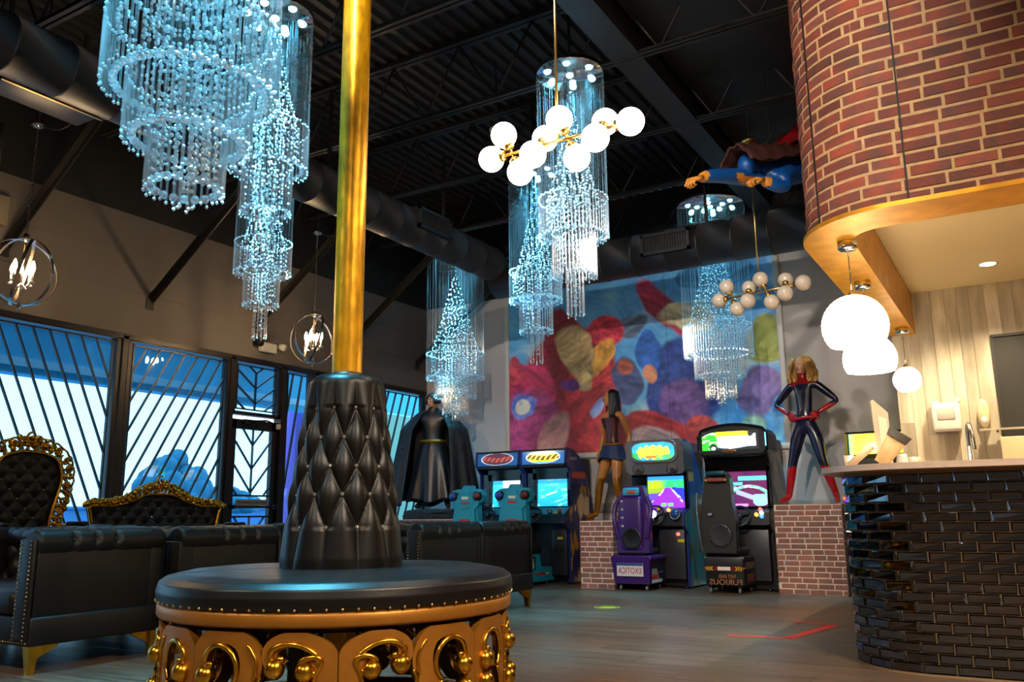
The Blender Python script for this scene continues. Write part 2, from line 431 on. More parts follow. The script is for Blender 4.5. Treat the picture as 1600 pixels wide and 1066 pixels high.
# storefront -----------------------------------------------------------
FX = XL - 0.05
def bar(mb, y0, z0, y1, z1, w=0.016, x=None, dx=0.03):
    x = FX + 0.02 if x is None else x
    d = Vector((0, y1 - y0, z1 - z0)); L = d.length
    if L < 0.02: return
    d.normalize(); n = Vector((0, -d.z, d.y)) * (w / 2)
    vs = []
    for xx in (x - dx / 2, x + dx / 2):
        for (yy, zz) in ((y0, z0), (y1, z1)):
            for s in (-1, 1): vs.append((xx, yy + s * n.y, zz + s * n.z))
    mb.add(vs, [(0, 1, 3, 2), (4, 6, 7, 5), (0, 4, 5, 1), (2, 3, 7, 6), (0, 2, 6, 4), (1, 5, 7, 3)])
def clip(y0, z0, y1, z1, a, c, lo, hi):
    """clip a segment to the rectangle y in [a, c], z in [lo, hi]"""
    t0, t1 = 0.0, 1.0; dy, dz = y1 - y0, z1 - z0
    for p, q in ((-dy, y0 - a), (dy, c - y0), (-dz, z0 - lo), (dz, hi - z0)):
        if abs(p) < 1e-9:
            if q < 0: return None
        else:
            r = q / p
            if p < 0: t0 = max(t0, r)
            else: t1 = min(t1, r)
    return (y0 + dy * t0, z0 + dz * t0, y0 + dy * t1, z0 + dz * t1) if t1 - t0 > 0.01 else None
wn = [0]
def window(y0, y1, z0, z1, segs, name='window'):
    wn[0] += 1
    fr = MB(); t = 0.045
    for yy in (y0 + t / 2, y1 - t / 2): fr.box((FX, yy, (z0 + z1) / 2), (0.11, t, z1 - z0))
    for zz in (z0 + t / 2, z1 - t / 2): fr.box((FX, (y0 + y1) / 2, zz), (0.11, y1 - y0, t))
    o = struct('%s_%d' % (name, wn[0]), fr, M_frame)
    g = MB().box((FX - 0.02, (y0 + y1) / 2, (z0 + z1) / 2), (0.008, y1 - y0 - 2 * t, z1 - z0 - 2 * t))
    part('pane', g, M_pane, o)
    gr = MB()     # the thin rail of the grille just inside the frame
    q = t + 0.035
    for s in ((y0 + q, z1 - q, y1 - q, z1 - q), (y0 + q, z0 + q, y1 - q, z0 + q), (y0 + q, z0 + q, y0 + q, z1 - q), (y1 - q, z0 + q, y1 - q, z1 - q)): bar(gr, *s)
    part('grille_rail', gr, M_bar, o)
    for s in segs:
        c = clip(*s, y0 + q, y1 - q, z0 + q, z1 - q)
        if c: m = MB(); bar(m, *c); part('grille_bar', m, M_bar, o)
    return o
def slants(ys, slope, zt=2.93, L=3.5):
    return [(y, zt, y + slope * L, zt - L) for y in ys]
window(2.62, 5.70, ZS, ZW, slants([4.51 + 0.1748 * k for k in range(-18, 8)], 0.447))
window(5.80, 7.24, ZS, ZW, slants([5.745 + 0.1748 * k for k in range(1, 18)], -0.53))
window(-0.6 + 1.3, 2.52, ZS, ZW, slants([0.0 + 0.1748 * k for k in range(0, 24)], -0.53))
# transom over the door: chevrons about a centre bar
yc, ch = 7.69, []
for k in range(-2, 5):
    z = 2.77 - 0.2 * k
    ch += [(yc, z, yc - 0.6, z + 0.42), (yc, z, yc + 0.6, z + 0.42)]
window(7.30, 8.11, 2.205, ZW, ch + [(yc, 2.205, yc, 2.78)])
window(8.17, 8.72, ZS, ZW, slants([8.36 + 0.168 * k for k in range(-2, 8)], -0.165))
window(8.80, 10.15, ZS, ZW, slants([8.85 + 0.172 * k for k in range(0, 16)], -0.25))
window(10.25, 11.34, ZS, ZW, slants([10.44 + 0.18 * k for k in range(-1, 8)], -0.33))
# storefront posts and head
b = MB()
for yy in (2.57, 5.75, 7.27, 8.14, 8.76, 10.2): b.box((FX + 0.005, yy, ZW / 2), (0.13, 0.065, ZW))
b.box((FX + 0.005, 6.9, ZW - 0.005), (0.13, 8.9, 0.06))
struct('trim_2', b, M_frame)
# glass door
b = MB(); y0, y1, z1 = 7.305, 8.105, 2.15
for yy, w in ((y0 + 0.05, 0.10), (y1 - 0.05, 0.10)): b.box((FX, yy, z1 / 2), (0.06, w, z1))
b.box((FX, (y0 + y1) / 2, z1 - 0.06), (0.06, y1 - y0, 0.12)); b.box((FX, (y0 + y1) / 2, 0.12), (0.06, y1 - y0, 0.24))
dr = struct('door_1', b, M_frame)
part('pane', MB().box((FX - 0.005, (y0 + y1) / 2, 1.14), (0.008, 0.62, 1.82)), M_pane, dr)
segs = [(yc, 0.2, yc, 2.03)]
for k in range(0, 6):
    z = 1.83 - 0.30 * k
    segs += [(yc, z, yc - 0.5, z + 0.6), (yc, z, yc + 0.5, z + 0.6)]
for s in segs:
    lo = 1.02 if s[1] > 1.1 else 0.24
    for (lo, hi) in ((1.19, 2.03), (0.24, 0.93)):
        c = clip(*s, y0 + 0.1, y1 - 0.1, lo, hi)
        if c: m = MB(); bar(m, *c, w=0.013); part('grille_bar', m, M_bar, dr)
m = MB(); bar(m, y0 + .1, 1.19, y1 - .1, 1.19, 0.022); bar(m, y0 + .1, 0.93, y1 - .1, 0.93, 0.022); part('grille_rail', m, M_bar, dr)
m = MB(); m.cyl((FX + 0.09, y0 + 0.08, 1.05), (FX + 0.09, y1 - 0.02, 1.05), 0.016, 8); m.box((FX + 0.05, y0 + 0.08, 1.05), (0.1, 0.03, 0.05)); m.box((FX + 0.05, y1 - 0.05, 1.05), (0.1, 0.03, 0.05))
part('push_bar', m, M_dark, dr)
nb = part('notice_strip', MB().box((FX + 0.045, 7.70, 1.105), (0.006, 0.52, 0.075)), P('notice_grey', '8d8e90', 0.5), dr)
me = text_mesh('THIS DOOR TO REMAIN UNLOCKED WHEN BUILDING IS OCCUPIED', 0.03, M_dark, True, 0.0006, 0.48)
obj('lettering', me, nb, (FX + 0.0488, 7.70, 1.105), (0, 0, pi / 2))
m = MB(); m.box((FX + 0.05, 7.62, 2.12), (0.07, 0.26, 0.06)); m.tube([(FX + 0.07, 7.55, 2.13), (FX + 0.2, 7.75, 2.14), (FX + 0.06, 7.98, 2.14)], 0.012, 6)
part('door_closer', m, M_dark, dr)
part('door_sensor', MB().rbox((FX + 0.05, 8.09, 2.10), (0.05, 0.05, 0.07), 0.01), M_white, dr)

# plank wall behind the bar, its end return and the room behind
b = MB(); b.box((1.97, 9.45, 1.6), (6.04, 0.14, 3.2))
pw = struct('wall_bar', b, M_mortar)
x = -1.05; k = 0
while x < 1.6:
    w = 0.105 + 0.045 * hsh(k, 3)
    zs = [0.0, 0.9 + 1.4 * hsh(k, 5), 3.2]
    for z0, z1 in zip(zs[:-1], zs[1:]):
        m = MB().box((0, 0, 0), (w - 0.003, 0.014, z1 - z0 - 0.003))
        part('wall_plank', m, M_plank, pw, loc=(x + w / 2, 9.375 - 0.004 * hsh(k, 9), (z0 + z1) / 2))
    x += w; k += 1

# outside: walkway canopy, fascia, ground, neighbours
ex_f = P('teal_stucco', '55c6ee', 0.8, var=0.08, vscale=1.0)
ex_l = P('pale_stucco_stripe', 'b9ecff', 0.8)
b = MB(); b.box((-10.62, 4.5, 3.08), (0.24, 24, 0.78))
for yy in range(-6, 17, 3): b.box((-9.6, yy, 3.55), (2.0, 0.10, 0.14))
tag(part('walkway_canopy', b, ex_f), 'teal stucco walkway canopy running outside along the windows', 'canopy')
part('canopy_stripe', MB().box((-10.485, 4.5, 2.83), (0.04, 24, 0.10)), ex_l, bpy.data.objects['walkway_canopy'])
part('canopy_stripe', MB().box((-10.485, 4.5, 3.36), (0.04, 24, 0.06)), ex_l, bpy.data.objects['walkway_canopy'])
b = MB(); b.box((-38.6, 10, -0.25), (60, 90, 0.3))
struct('ground_outside', b, P('wet_asphalt', '8fa9bb', 0.55, var=0.1, vscale=0.4))
tag(part('pillar', MB().rbox((-11.1, 11.30, 1.45), (0.3, 0.9, 2.7), 0.02), P('violet_stucco', '8a6bc4', 0.8)), 'violet stucco pillar outside beyond the narrow sidelight', 'pillar')
tag(part('neighbour_wall', MB().rbox((-10.6, 13.2, 1.5), (0.3, 3.4, 2.7), 0.02), P('pale_green_stucco', '8fb39c', 0.8)), 'pale green stucco wall outside the corner window', 'wall')
lf = P('far_foliage', '1d6f8a', 0.8, var=0.3, vscale=1.5); tk = P('far_trunk', '20404f', 0.8)
def tree(x, y, h, w, label):
    o = thing('tree', label, 'tree', (x, y, -0.1), 0, 'trees across the parking lot')
    part('trunk', MB().tube([(0, 0, 0), (0.1, 0, h * 0.4), (0, 0.1, h * 0.75)], [0.2, 0.15, 0.08], 7), tk, o)
    m = MB()
    for k in range(44):
        a = k * 2.4; r = w * sqrt((k + 0.5) / 44) * 0.8; zz = h * (0.62 + 0.3 * (1 - (r / w) ** 2) * hsh(k, x) - 0.12 * (r / w))
        m.ball((r * cos(a), r * sin(a), zz), 1.0, 10, 7, sc=(w * .30, w * .30, h * .13))
    part('foliage', m, lf, o)
tree(-30, 23.0, 3.7, 1.5, 'round teal tree outside, seen above the gilded settee')
tree(-32, 17.2, 3.0, 1.1, 'small teal tree outside, beside the tall gilded throne')
tree(-36, 30.5, 2.8, 2.0, 'low broad tree outside, seen left of the glass door')
b = MB(); b.box((-40, 27, 0.6), (3, 40, 1.6)); b.box((-40, 27, 1.45), (3.4, 40.4, 0.12))
tag(part('shop_row', b, P('far_blue_stucco', '4f86b8', 0.8, var=0.15, vscale=0.5)), 'low blue row of shops far across the parking lot', 'building')

# ================================================================== DUCTS
def duct(name, label, a, c, R, vents, seam=0.42, stand=None):
    a = Vector(a); c = Vector(c); d = (c - a).normalized(); L = (c - a).length
    o = thing(name, label, 'duct', (a.x, a.y, a.z))
    m = MB(); pts = []; rs = []; t = 0.0
    while t < L:
        for dt, dr in ((0.0, 0.0), (seam * 0.94, 0.0), (seam * 0.95, 0.006), (seam * 0.99, 0.006), (seam, 0.0)):
            if t + dt <= L: pts.append(d * (t + dt)); rs.append(R + dr)
        t += seam
    m.tube(pts, rs, 28); part('spiral_pipe', m, M_duct, o)
    side = Vector((d.y, -d.x, 0))           # the side that faces the room
    for (t, w, h, dz) in vents:
        f = MB(); q = d * t + side * (R * 0.98)
        B = Matrix((( d.x, side.x, 0, q.x), (d.y, side.y, 0, q.y), (0, 0, 1, dz), (0, 0, 0, 1)))
        f.box((0, -0.03, 0), (w, 0.10, h), M=B)
        e = 0.035
        for sx_, sz_, ww, hh in ((0, h / 2 - e / 2, w, e), (0, -h / 2 + e / 2, w, e), (w / 2 - e / 2, 0, e, h), (-w / 2 + e / 2, 0, e, h)):
            f.box((sx_, 0.03, sz_), (ww, 0.03, hh), M=B)
        r = part('register', f, M_duct, o)
        k = int((w - 2 * e) / 0.032)
        for i in range(k):
            s = MB().box((0, 0.028, 0), (0.008, 0.022, h - 2 * e), M=B @ Matrix.Translation((-w / 2 + e + (i + 0.5) * (w - 2 * e) / k, 0, 0)))
            part('louvre', s, M_black, r)
    for t in range(1, int(L), 2):
        part('hanger_strap', MB().box((0, 0, 0), (0.03, 0.03, 0.9), M=Matrix.Translation(d * t + Vector((0, 0, R + 0.44)))), M_joist, o)
    return o
duct('spiral_duct', 'long black spiral duct running along the window side under the roof', (-5.75, -1.0, 4.16), (-5.75, 9.33, 4.16), 0.215, [(8.5, 0.62, 0.24, 0.05)])
duct('spiral_duct', 'fat black spiral duct crossing in front of the far wall', (-6.0, 9.62, 4.10), (3.2, 9.62, 4.10), 0.26, [(2.56, 0.62, 0.26, 0.02)])
o = thing('air_register', 'flat black air register hanging under the window side duct, upper left', 'vent', (-6.15, 3.3, 4.12))
m = MB().rbox((0, 0, 0), (0.3, 0.75, 0.16), 0.02); part('housing', m, M_duct, o)
part('trim_strip', MB().box((0.155, 0, -0.09), (0.02, 0.78, 0.014)), M_brass, o)
for s in (-0.3, 0.3): part('strap', MB().box((0, s, 0.35), (0.02, 0.03, 0.6)), M_joist, o)

# ================================================================== GOLD COLUMN AND ROUND SETTEE
OX, OY = -2.84, 3.14
o = thing('support_column', 'mottled gold round steel column rising through the tufted settee', 'column', (OX, OY, 0))
part('shaft', MB().lathe([(0.0735, 0.0), (0.0735, ZC)], 32), M_goldpole, o)
part('collar', MB().lathe([(0.074, 1.56), (0.10, 1.57), (0.10, 1.60), (0.0745, 1.615)], 32), M_dark, o)

RS = 0.80
ot = thing('round_settee', 'round black leather settee with a tufted cone back and gilded scroll frame', 'settee', (OX, OY, 0), 0.0)
def seat_r(a):
    return 1.0 - 0.012 * math.exp(-((((a - radians(-128) + pi) % (2 * pi)) - pi) / 0.035) ** 2)
prof = [(0.10, 0.690), (0.30, 0.690), (0.55, 0.688), (0.70, 0.682), (0.77, 0.668), (0.803, 0.645), (0.812, 0.61), (0.808, 0.575), (0.795, 0.562), (0.6, 0.556)]
def seatf(u, v):
    t = v * (len(prof) - 1); i = min(int(t), len(prof) - 2); f = t - i
    r = prof[i][0] + (prof[i + 1][0] - prof[i][0]) * f; z = prof[i][1] + (prof[i + 1][1] - prof[i][1]) * f
    a = 2 * pi * u
    k = seat_r(a); wob = 0.004 * (vnoise(a * 5, r * 9, 3) - 0.5)
    return (r * k * cos(a), r * k * sin(a), z + wob + (k - 1) * 0.4)
part('seat_cushion', MB().grid(seatf, 160, 45, cu=True), M_leather, ot)
st = MB()
for k in range(84):
    a = 2 * pi * k / 84; st.ball((0.806 * cos(a), 0.806 * sin(a), 0.572), 0.0065, 6, 4)
part('nailhead_trim', st, M_brass, ot, kind='stuff')
part('frame_band', MB().lathe([(0.76, 0.505), (0.795, 0.505), (0.802, 0.515), (0.802, 0.552), (0.795, 0.562), (0.76, 0.562), (0.76, 0.505)], 96), M_goldtan, ot)
part('base_ring', MB().lathe([(0.74, 0.0), (0.82, 0.0), (0.82, 0.035), (0.79, 0.06), (0.74, 0.06), (0.74, 0.0)], 96), M_goldtan, ot)
for k in range(4):
    a = radians(20 + 90 * k); part('inner_leg', MB().box((0.42 * cos(a), 0.42 * sin(a), 0.28), (0.07, 0.07, 0.56)), M_dark, ot)
part('underframe', MB().lathe([(0.05, 0.48), (0.74, 0.48), (0.74, 0.555), (0.05, 0.555)], 48), M_dark, ot)
# carved frame: eight panels, every second one mirrored; (s, z) drawn flat then wrapped on the drum
PW = 2 * pi / 8 * 0.79
def bez(p, n=10):
    """smooth polyline through control points (catmull-rom)"""
    q = []
    for i in range(len(p) - 1):
        a = p[max(i - 1, 0)]; b_ = p[i]; c = p[i + 1]; d = p[min(i + 2, len(p) - 1)]
        for k in range(n):
            t = k / n
            q.append(tuple(0.5 * ((2 * b_[j]) + (-a[j] + c[j]) * t + (2 * a[j] - 5 * b_[j] + 4 * c[j] - d[j]) * t * t + (-a[j] + 3 * b_[j] - 3 * c[j] + d[j]) * t ** 3) for j in range(len(b_))))
    q.append(tuple(p[-1])); return q
ZM = 0.282; S = 1 / 1094.0
# strokes of one half panel: (s in zoom units from the O seam, height over the mid line, half width)
STROKES = [
    [(32, -40, 34), (30, 60, 34), (34, 150, 38), (80, 215, 36), (150, 232, 36), (228, 200, 40), (262, 120, 43), (252, 30, 42), (206, -20, 36), (160, -50, 36)],
    [(372, 92, 38), (335, 130, 30), (345, 185, 30), (400, 215, 34), (470, 208, 34), (536, 160, 36), (555, 90, 28), (556, 0, 25), (556, -60, 25)],
    [(470, 92, 30), (500, 110, 24), (528, 90, 28), (535, 20, 32), (520, -40, 34)],
]
RIMS = [
    [(75, 70, 9), (62, 110, 10), (80, 160, 11), (125, 186, 11), (175, 165, 11), (205, 110, 10), (205, 50, 10), (180, 5, 9)],
    [(345, 120, 11), (340, 165, 12), (385, 195, 12), (445, 190, 11), (500, 150, 10), (515, 110, 8)],
    [(305, 60, 8), (290, 20, 10), (300, -30, 10)],
    [(440, 80, 10), (452, 125, 12), (495, 140, 12), (520, 120, 10), (500, 60, 9), (490, 0, 9), (470, -30, 8)],
    [(250, 190, 7), (285, 120, 7), (280, 40, 7)],
]
BALLS = [(70, 52, 44), (88, 98, 17), (355, 92, 44), (378, 132, 17), (462, 78, 42), (492, 70, 16)]
def wrap(s, z, d, flip):
    s = (PW - s) if flip else s
    a = s / 0.79; r = 0.775 + d
    return (r * cos(a), r * sin(a), z)
flat_me = {}; rim_me = {}
for flip in (0, 1):
    fm = MB(); rm = MB()
    for top in (1, -1):
        for st_ in STROKES:
            q = bez(st_, 7)
            for d0, d1 in ((-0.024, 0.014),):
                vs = []; fs = []
                for i, (s, h, w) in enumerate(q):
                    a = q[max(i - 1, 0)]; c = q[min(i + 1, len(q) - 1)]
                    dx, dy = c[0] - a[0], c[1] - a[1]; l = math.hypot(dx, dy) or 1; nx_, ny_ = -dy / l, dx / l
                    for side in (-1, 1):
                        ss = max(1.0, min(578.0, s + nx_ * w * side)); hh = min(h + ny_ * w * side, 246.0)
                        hh = max(hh, 0.0) if hh < 0 else hh
                        for dd in (d0, d1 - 0.004 * (1 if side else 0)):
                            vs.append(wrap(ss * S * PW / (580 * S), ZM + top * hh * S * 0.92, dd, flip))
                n = len(q)
                for i in range(n - 1):
                    A = i * 4; B = A + 4
                    fs += [(A, B, B + 2, A + 2), (A + 1, A + 3, B + 3, B + 1), (A, A + 1, B + 1, B), (A + 2, B + 2, B + 3, A + 3)]
                fs += [(0, 2, 3, 1), ((n - 1) * 4, (n - 1) * 4 + 1, (n - 1) * 4 + 3, (n - 1) * 4 + 2)]
                fm.add(vs, fs, 0, False)
        for rm_ in RIMS:
            q = bez(rm_, 5)
            rm.tube([wrap(max(4, min(576, s)) * S * PW / (580 * S), ZM + top * max(h, 0) * S * 0.92, 0.012, flip) for s, h, w in q], [w * S * 1.15 for s, h, w in q], 6)
        for (s, h, r) in BALLS:
            c = wrap(s * S * PW / (580 * S), ZM + top * h * S * 0.92, 0.012, flip); rm.ball(c, r * S, 12, 8)
    flat_me[flip] = fm.mesh('scroll_panel', M_goldtan); rim_me[flip] = rm.mesh('gilt_curl', M_gold)
    for me in (flat_me[flip], rim_me[flip]):
        bm = bmesh.new(); bm.from_mesh(me); bmesh.ops.recalc_face_normals(bm, faces=bm.faces); bm.to_mesh(me); bm.free()
face_a = atan2(-OY, -OX)             # towards the camera
for k in range(8):
    flip = k % 2
    p_ = obj('scroll_panel', flat_me[flip], ot, rot=(0, 0, face_a + pi / 4 * (k + 1) if not flip else face_a + pi / 4 * (k + 1)))
    obj('gilt_curl', rim_me[flip], p_)
# tufted cone back
NT = 22; ZB_, ZT_ = 0.685, 1.612
rows_ = [0.20, 0.355, 0.50, 0.64, 0.80]    # from the top
def cone_r(f):     # f from the top
    return 0.178 + 0.117 * f ** 1.15 + 0.012 * sin(pi * f)
def tuft(u, f):
    x = u * NT
    if f <= rows_[0]: ww = 0.0; k = min(1.0, f / 0.12)
    elif f >= rows_[-1]: ww = 4.0
    else:
        for i in range(4):
            if rows_[i] <= f <= rows_[i + 1]: ww = i + (f - rows_[i]) / (rows_[i + 1] - rows_[i])
    a = abs(sin(pi * (x + ww) / 2 + 0)); b_ = abs(sin(pi * (x - ww) / 2))
    return x, ww, a, b_
def conef(u, v):
    f = v; a = 2 * pi * u
    x, ww, A, B_ = tuft(u, f)
    amp = 0.034
    if f < rows_[0]:
        p_ = abs(sin(pi * x / 2)); e = f / rows_[0]; h = amp * (1 - 0.75 * (1 - p_ ** 0.6) * e ** 1.6)
        r0 = cone_r(f); cap = sqrt(max(0.0, 1 - (1 - min(1, f / 0.07)) ** 2)); r = (r0 - amp) * (0.78 + 0.22 * cap) + h * cap
    elif f > rows_[-1]:
        p_ = abs(sin(pi * x / 2)); e = (1 - f) / (1 - rows_[-1]); h = amp * (1 - (1 - p_ ** 0.55) * (0.35 + 0.65 * e)) ; r = cone_r(f) - amp + h * (0.75 + 0.25 * min(1, (1 - f) / 0.05))
    else:
        h = amp * (A * B_) ** 0.5; r = cone_r(f) - amp + h
    # the upright seam where the cover is joined
    d = ((a - radians(-122) + pi) % (2 * pi)) - pi
    r -= 0.026 * math.exp(-(d / 0.05) ** 2)
    return (r * cos(a), r * sin(a), ZT_ + (ZB_ - ZT_) * f - (0.012 * (1 - min(1, f / .07))))
NB = MB().grid(conef, 256, 110, cu=True); part('tufted_back', NB, M_leather, ot)
bt = MB().ball((0, 0, 0), 0.0105, 8, 6).mesh('crystal_button', M_crystalbtn)
for i, f in enumerate(rows_):
    for k in range(NT // 2):
        u = (2 * k + (i % 2)) / NT; p_ = conef(u, f); r = math.hypot(p_[0], p_[1]) + 0.004
        obj('crystal_button', bt, ot, (r * cos(2 * pi * u), r * sin(2 * pi * u), p_[2]))

# ================================================================== CHESTERFIELD SOFAS
def sofa_proto(Wd, Dp, label):
    """front at y = 0 looking to -y, right arm's outer side at x = 0, body runs to -x"""
    o = thing('chesterfield_sofa', label, 'sofa', (0, 0, 0), 0, 'black chesterfield sofas')
    b = MB(); b.rbox((-Wd / 2, Dp / 2, 0.25), (Wd, Dp, 0.17), 0.015); part('base', b, M_leather2, o)
    for i in range(3):
        w = (Wd - 0.40) / 3; c = MB().rbox((-0.2 - w * (i + 0.5), 0.36, 0.41), (w - 0.006, 0.74, 0.15), 0.045, 3); part('seat_cushion', c, M_leather2, o)
    def roll(mb, a, e, r, tufts, dr, sq=1.0):
        a = Vector(a); e = Vector(e); L = (e - a).length; n = 96; ax = (e - a).normalized()
        out = Vector(dr); up = Vector((0, 0, 1))
        def fn(u, v):
            t = v * L; an = 2 * pi * u; rr = r
            for (tt, k) in tufts:
                q = math.exp(-((t - tt) / 0.02) ** 2) * (0.35 * math.exp(-((((an - k + pi) % (2 * pi)) - pi) / 0.35) ** 2) + 0.06)
                rr -= r * q
            end = min(1.0, min(t, L - t) / 0.03); rr *= 0.82 + 0.18 * sqrt(end)
            return a + ax * t + out * (rr * cos(an)) + up * (rr * sin(an) * sq)
        mb.grid(fn, 28, n, cu=True)
        k0 = len(mb.v)
        for q in (a, e): 
            vs = [tuple(q + out * (r * .82 * cos(2 * pi * i / 28)) + up * (r * .82 * sq * sin(2 * pi * i / 28))) for i in range(28)]; mb.add(vs, [tuple(range(28))])
    # arms
    for s, x0, dr in ((1, -0.10, (1, 0, 0)), (-1, -Wd + 0.10, (-1, 0, 0))):
        t = MB()
        t.rbox((x0 - 0.0 * s, Dp / 2 + 0.01, 0.50), (0.15, Dp - 0.02, 0.50), 0.012)
        r_ = MB(); tf = [(0.24, 0.25), (0.39, 0.25), (0.54, 0.25)]
        roll(r_, (x0 + 0.012 * s, 0.01, 0.775), (x0 + 0.012 * s, Dp - 0.01, 0.775), 0.088, tf, dr)
        arm = part('arm', t, M_leather2, o); part('arm_roll', r_, M_leather2, arm)
        q = MB().rbox((x0 + 0.01 * s, -0.004, 0.50), (0.155, 0.03, 0.60), 0.012); fr = part('arm_front', q, M_leather2, arm)
        nl = MB()
        for k in range(24):
            for dx in (-0.055, 0.055): nl.ball((x0 + 0.01 * s + dx, -0.021, 0.205 + 0.0255 * k), 0.0055, 6, 4)
        part('nailhead_trim', nl, M_brass, fr and arm, kind='stuff')
        bb = MB().ball((0, 0, 0), 0.012, 8, 6)
        for tt, an in tf:
            part('arm_button', bb, M_dark, arm, loc=(x0 + 0.012 * s + s * 0.088 * .66 * cos(.25), 0.01 + tt, 0.775 + 0.088 * .66 * sin(.25)))
    bk = MB()
    NX, NZ = int(Wd / 0.11), 3
    def back(u, v):
        x = -0.2 - (Wd - 0.4) * u; xx = u * NX; w2 = v * NZ
        h = 0.05 * (abs(sin(pi * (xx + w2) / 2)) * abs(sin(pi * (xx - w2) / 2))) ** 0.45
        return (x, 0.76 - h + 0.06 * v, 0.44 + 0.36 * v)
    bk.grid(back, 120, 30); bk.rbox((-Wd / 2, Dp - 0.06, 0.50), (Wd - 0.04, 0.12, 0.52), 0.012)
    bo = part('backrest', bk, M_leather2, o)
    r_ = MB(); roll(r_, (-Wd + 0.03, Dp - 0.105, 0.775), (-0.03, Dp - 0.105, 0.775), 0.088, [(0.2 + 0.15 * k, pi * .5) for k in range(int((Wd - .4) / 0.15))], (0, -1, 0))
    part('back_roll', r_, M_leather2, bo)
    nl = MB()
    for k in range(int(Wd / 0.03)): nl.ball((-0.03 - 0.03 * k, -0.003, 0.185), 0.0055, 6, 4)
    part('rail_nailheads', nl, M_brass, o, kind='stuff')
    for x, y, sx_, sy_ in ((-0.05, 0.05, 1, 1), (-0.05, Dp - 0.05, 1, -1), (-Wd + 0.05, 0.05, -1, 1), (-Wd + 0.05, Dp - 0.05, -1, -1)):
        g = MB(); g.add([(x - .018, y - .018, 0), (x + .018, y - .018, 0), (x + .018, y + .018, 0), (x - .018, y + .018, 0),
                         (x - .035, y - .035, .165), (x + .035, y - .035, .165), (x + .035, y + .035, .165), (x - .035, y + .035, .165)],
                        [(3, 2, 1, 0), (4, 5, 6, 7), (0, 1, 5, 4), (1, 2, 6, 5), (2, 3, 7, 6), (3, 0, 4, 7)])
        g.add([(x - .012, y + sy_ * .03, .165), (x + .012, y + sy_ * .03, .165), (x + .012, y + sy_ * .17, .165), (x - .012, y + sy_ * .17, .165),
               (x - .012, y + sy_ * .02, .08), (x + .012, y + sy_ * .02, .08), (x + .012, y + sy_ * .16, .15), (x - .012, y + sy_ * .16, .15)],
              [(0, 1, 2, 3), (7, 6, 5, 4), (0, 4, 5, 1), (1, 5, 6, 2), (2, 6, 7, 3), (3, 7, 4, 0)])
        part('leg', g, M_gold, o)
    return o
s1 = sofa_proto(1.9, 0.94, 'black chesterfield sofa nearest the lens at the left edge, nailhead arm front showing')
s1.location = (-5.27, 3.09, 0)
s2 = copy_tree(s1); s2.location = (-5.27 - 1.9 + 0.11, 5.0, 0); s2.rotation_euler = (0, 0, pi)
s2['label'] = 'black chesterfield sofa half hidden behind the tufted cone, in front of the gilded settee'
s3 = copy_tree(s1); s3.location = (-4.5, 5.99, 0)
s3['label'] = 'black chesterfield sofa right of the tufted cone, its nailhead arm front showing'
s4 = copy_tree(s1); s4.location = (-4.5 - 1.9, 7.89, 0); s4.rotation_euler = (0, 0, pi)
s4['label'] = 'black chesterfield sofa just left of the teal arcade seat box, gold leg showing'

# ================================================================== GILDED THRONES
def curl(mb, c, r, a0, turns, th, nrm=(1, 0, 0), hand=1):
    """a carved volute in the y-z plane"""
    pts = []; rs = []
    for k in range(16):
        t = k / 15; an = a0 + hand * turns * 2 * pi * t; rr = r * (1 - 0.85 * t)
        pts.append((c[0] + 0.012 * t, c[1] + rr * cos(an), c[2] + rr * sin(an))); rs.append(th * (0.6 + 0.6 * sin(pi * min(1, t * 1.1))))
    mb.tube(pts, rs, 6); mb.ball((c[0] + 0.016, pts[-1][1], pts[-1][2]), th * 1.5, 7, 5)
def carve(path, w_fn, seed, depth=0.02):
    rnd = random.Random(seed); frame = MB(); leaf = MB()
    frame.tube([(0.03, y, z) for y, z in path], 0.017, 8); 
    n = len(path)
    cum = [0]
    for i in range(1, n): cum.append(cum[-1] + math.hypot(path[i][0] - path[i - 1][0], path[i][1] - path[i - 1][1]))
    outer = []
    t = 0.0
    while t < cum[-1]:
        i = max(j for j in range(n) if cum[j] <= t); i = min(i, n - 2)
        f = (t - cum[i]) / max(1e-6, cum[i + 1] - cum[i]); y = path[i][0] + (path[i + 1][0] - path[i][0]) * f; z = path[i][1] + (path[i + 1][1] - path[i][1]) * f
        dy, dz = path[i + 1][0] - path[i][0], path[i + 1][1] - path[i][1]; l = math.hypot(dy, dz) or 1; ny, nz = dz / l, -dy / l
        w = w_fn(t / cum[-1])
        if w > 0.01:
            oy, oz = y + ny * w, z + nz * w; outer.append((oy, oz))
            curl(leaf, (0.02, y + ny * w * 0.62, z + nz * w * 0.62), w * 0.42, rnd.uniform(0, 6.28), 1.15, 0.012, hand=rnd.choice((-1, 1)))
            for q in range(6):
                e = rnd.uniform(0.15, 1.05); leaf.ball((0.03 + rnd.uniform(-0.01, 0.02), y + ny * w * e + rnd.uniform(-.015, .015), z + nz * w * e + rnd.uniform(-.015, .015)), rnd.uniform(0.011, 0.021), 6, 4, sc=(0.8, rnd.uniform(.7, 1.6), rnd.uniform(.7, 1.6)))
            leaf.tube([(0.02, y + ny * .01, z + nz * .01), (0.035, y + ny * w * .5 + .012, z + nz * w * .5), (0.02, oy, oz)], [0.011, 0.014, 0.009], 5)
        t += max(0.03, w * 0.55)
    for k in range(len(outer) - 1):
        a, c = outer[k], outer[k + 1]; m_ = ((a[0] + c[0]) / 2, (a[1] + c[1]) / 2)
        if math.hypot(a[0] - c[0], a[1] - c[1]) < 0.15:
            leaf.tube([(0.02, *a), (0.032, m_[0] + (m_[0] - 0) * 0.02, m_[1] + 0.008), (0.02, *c)], 0.011, 5)
    return frame, leaf
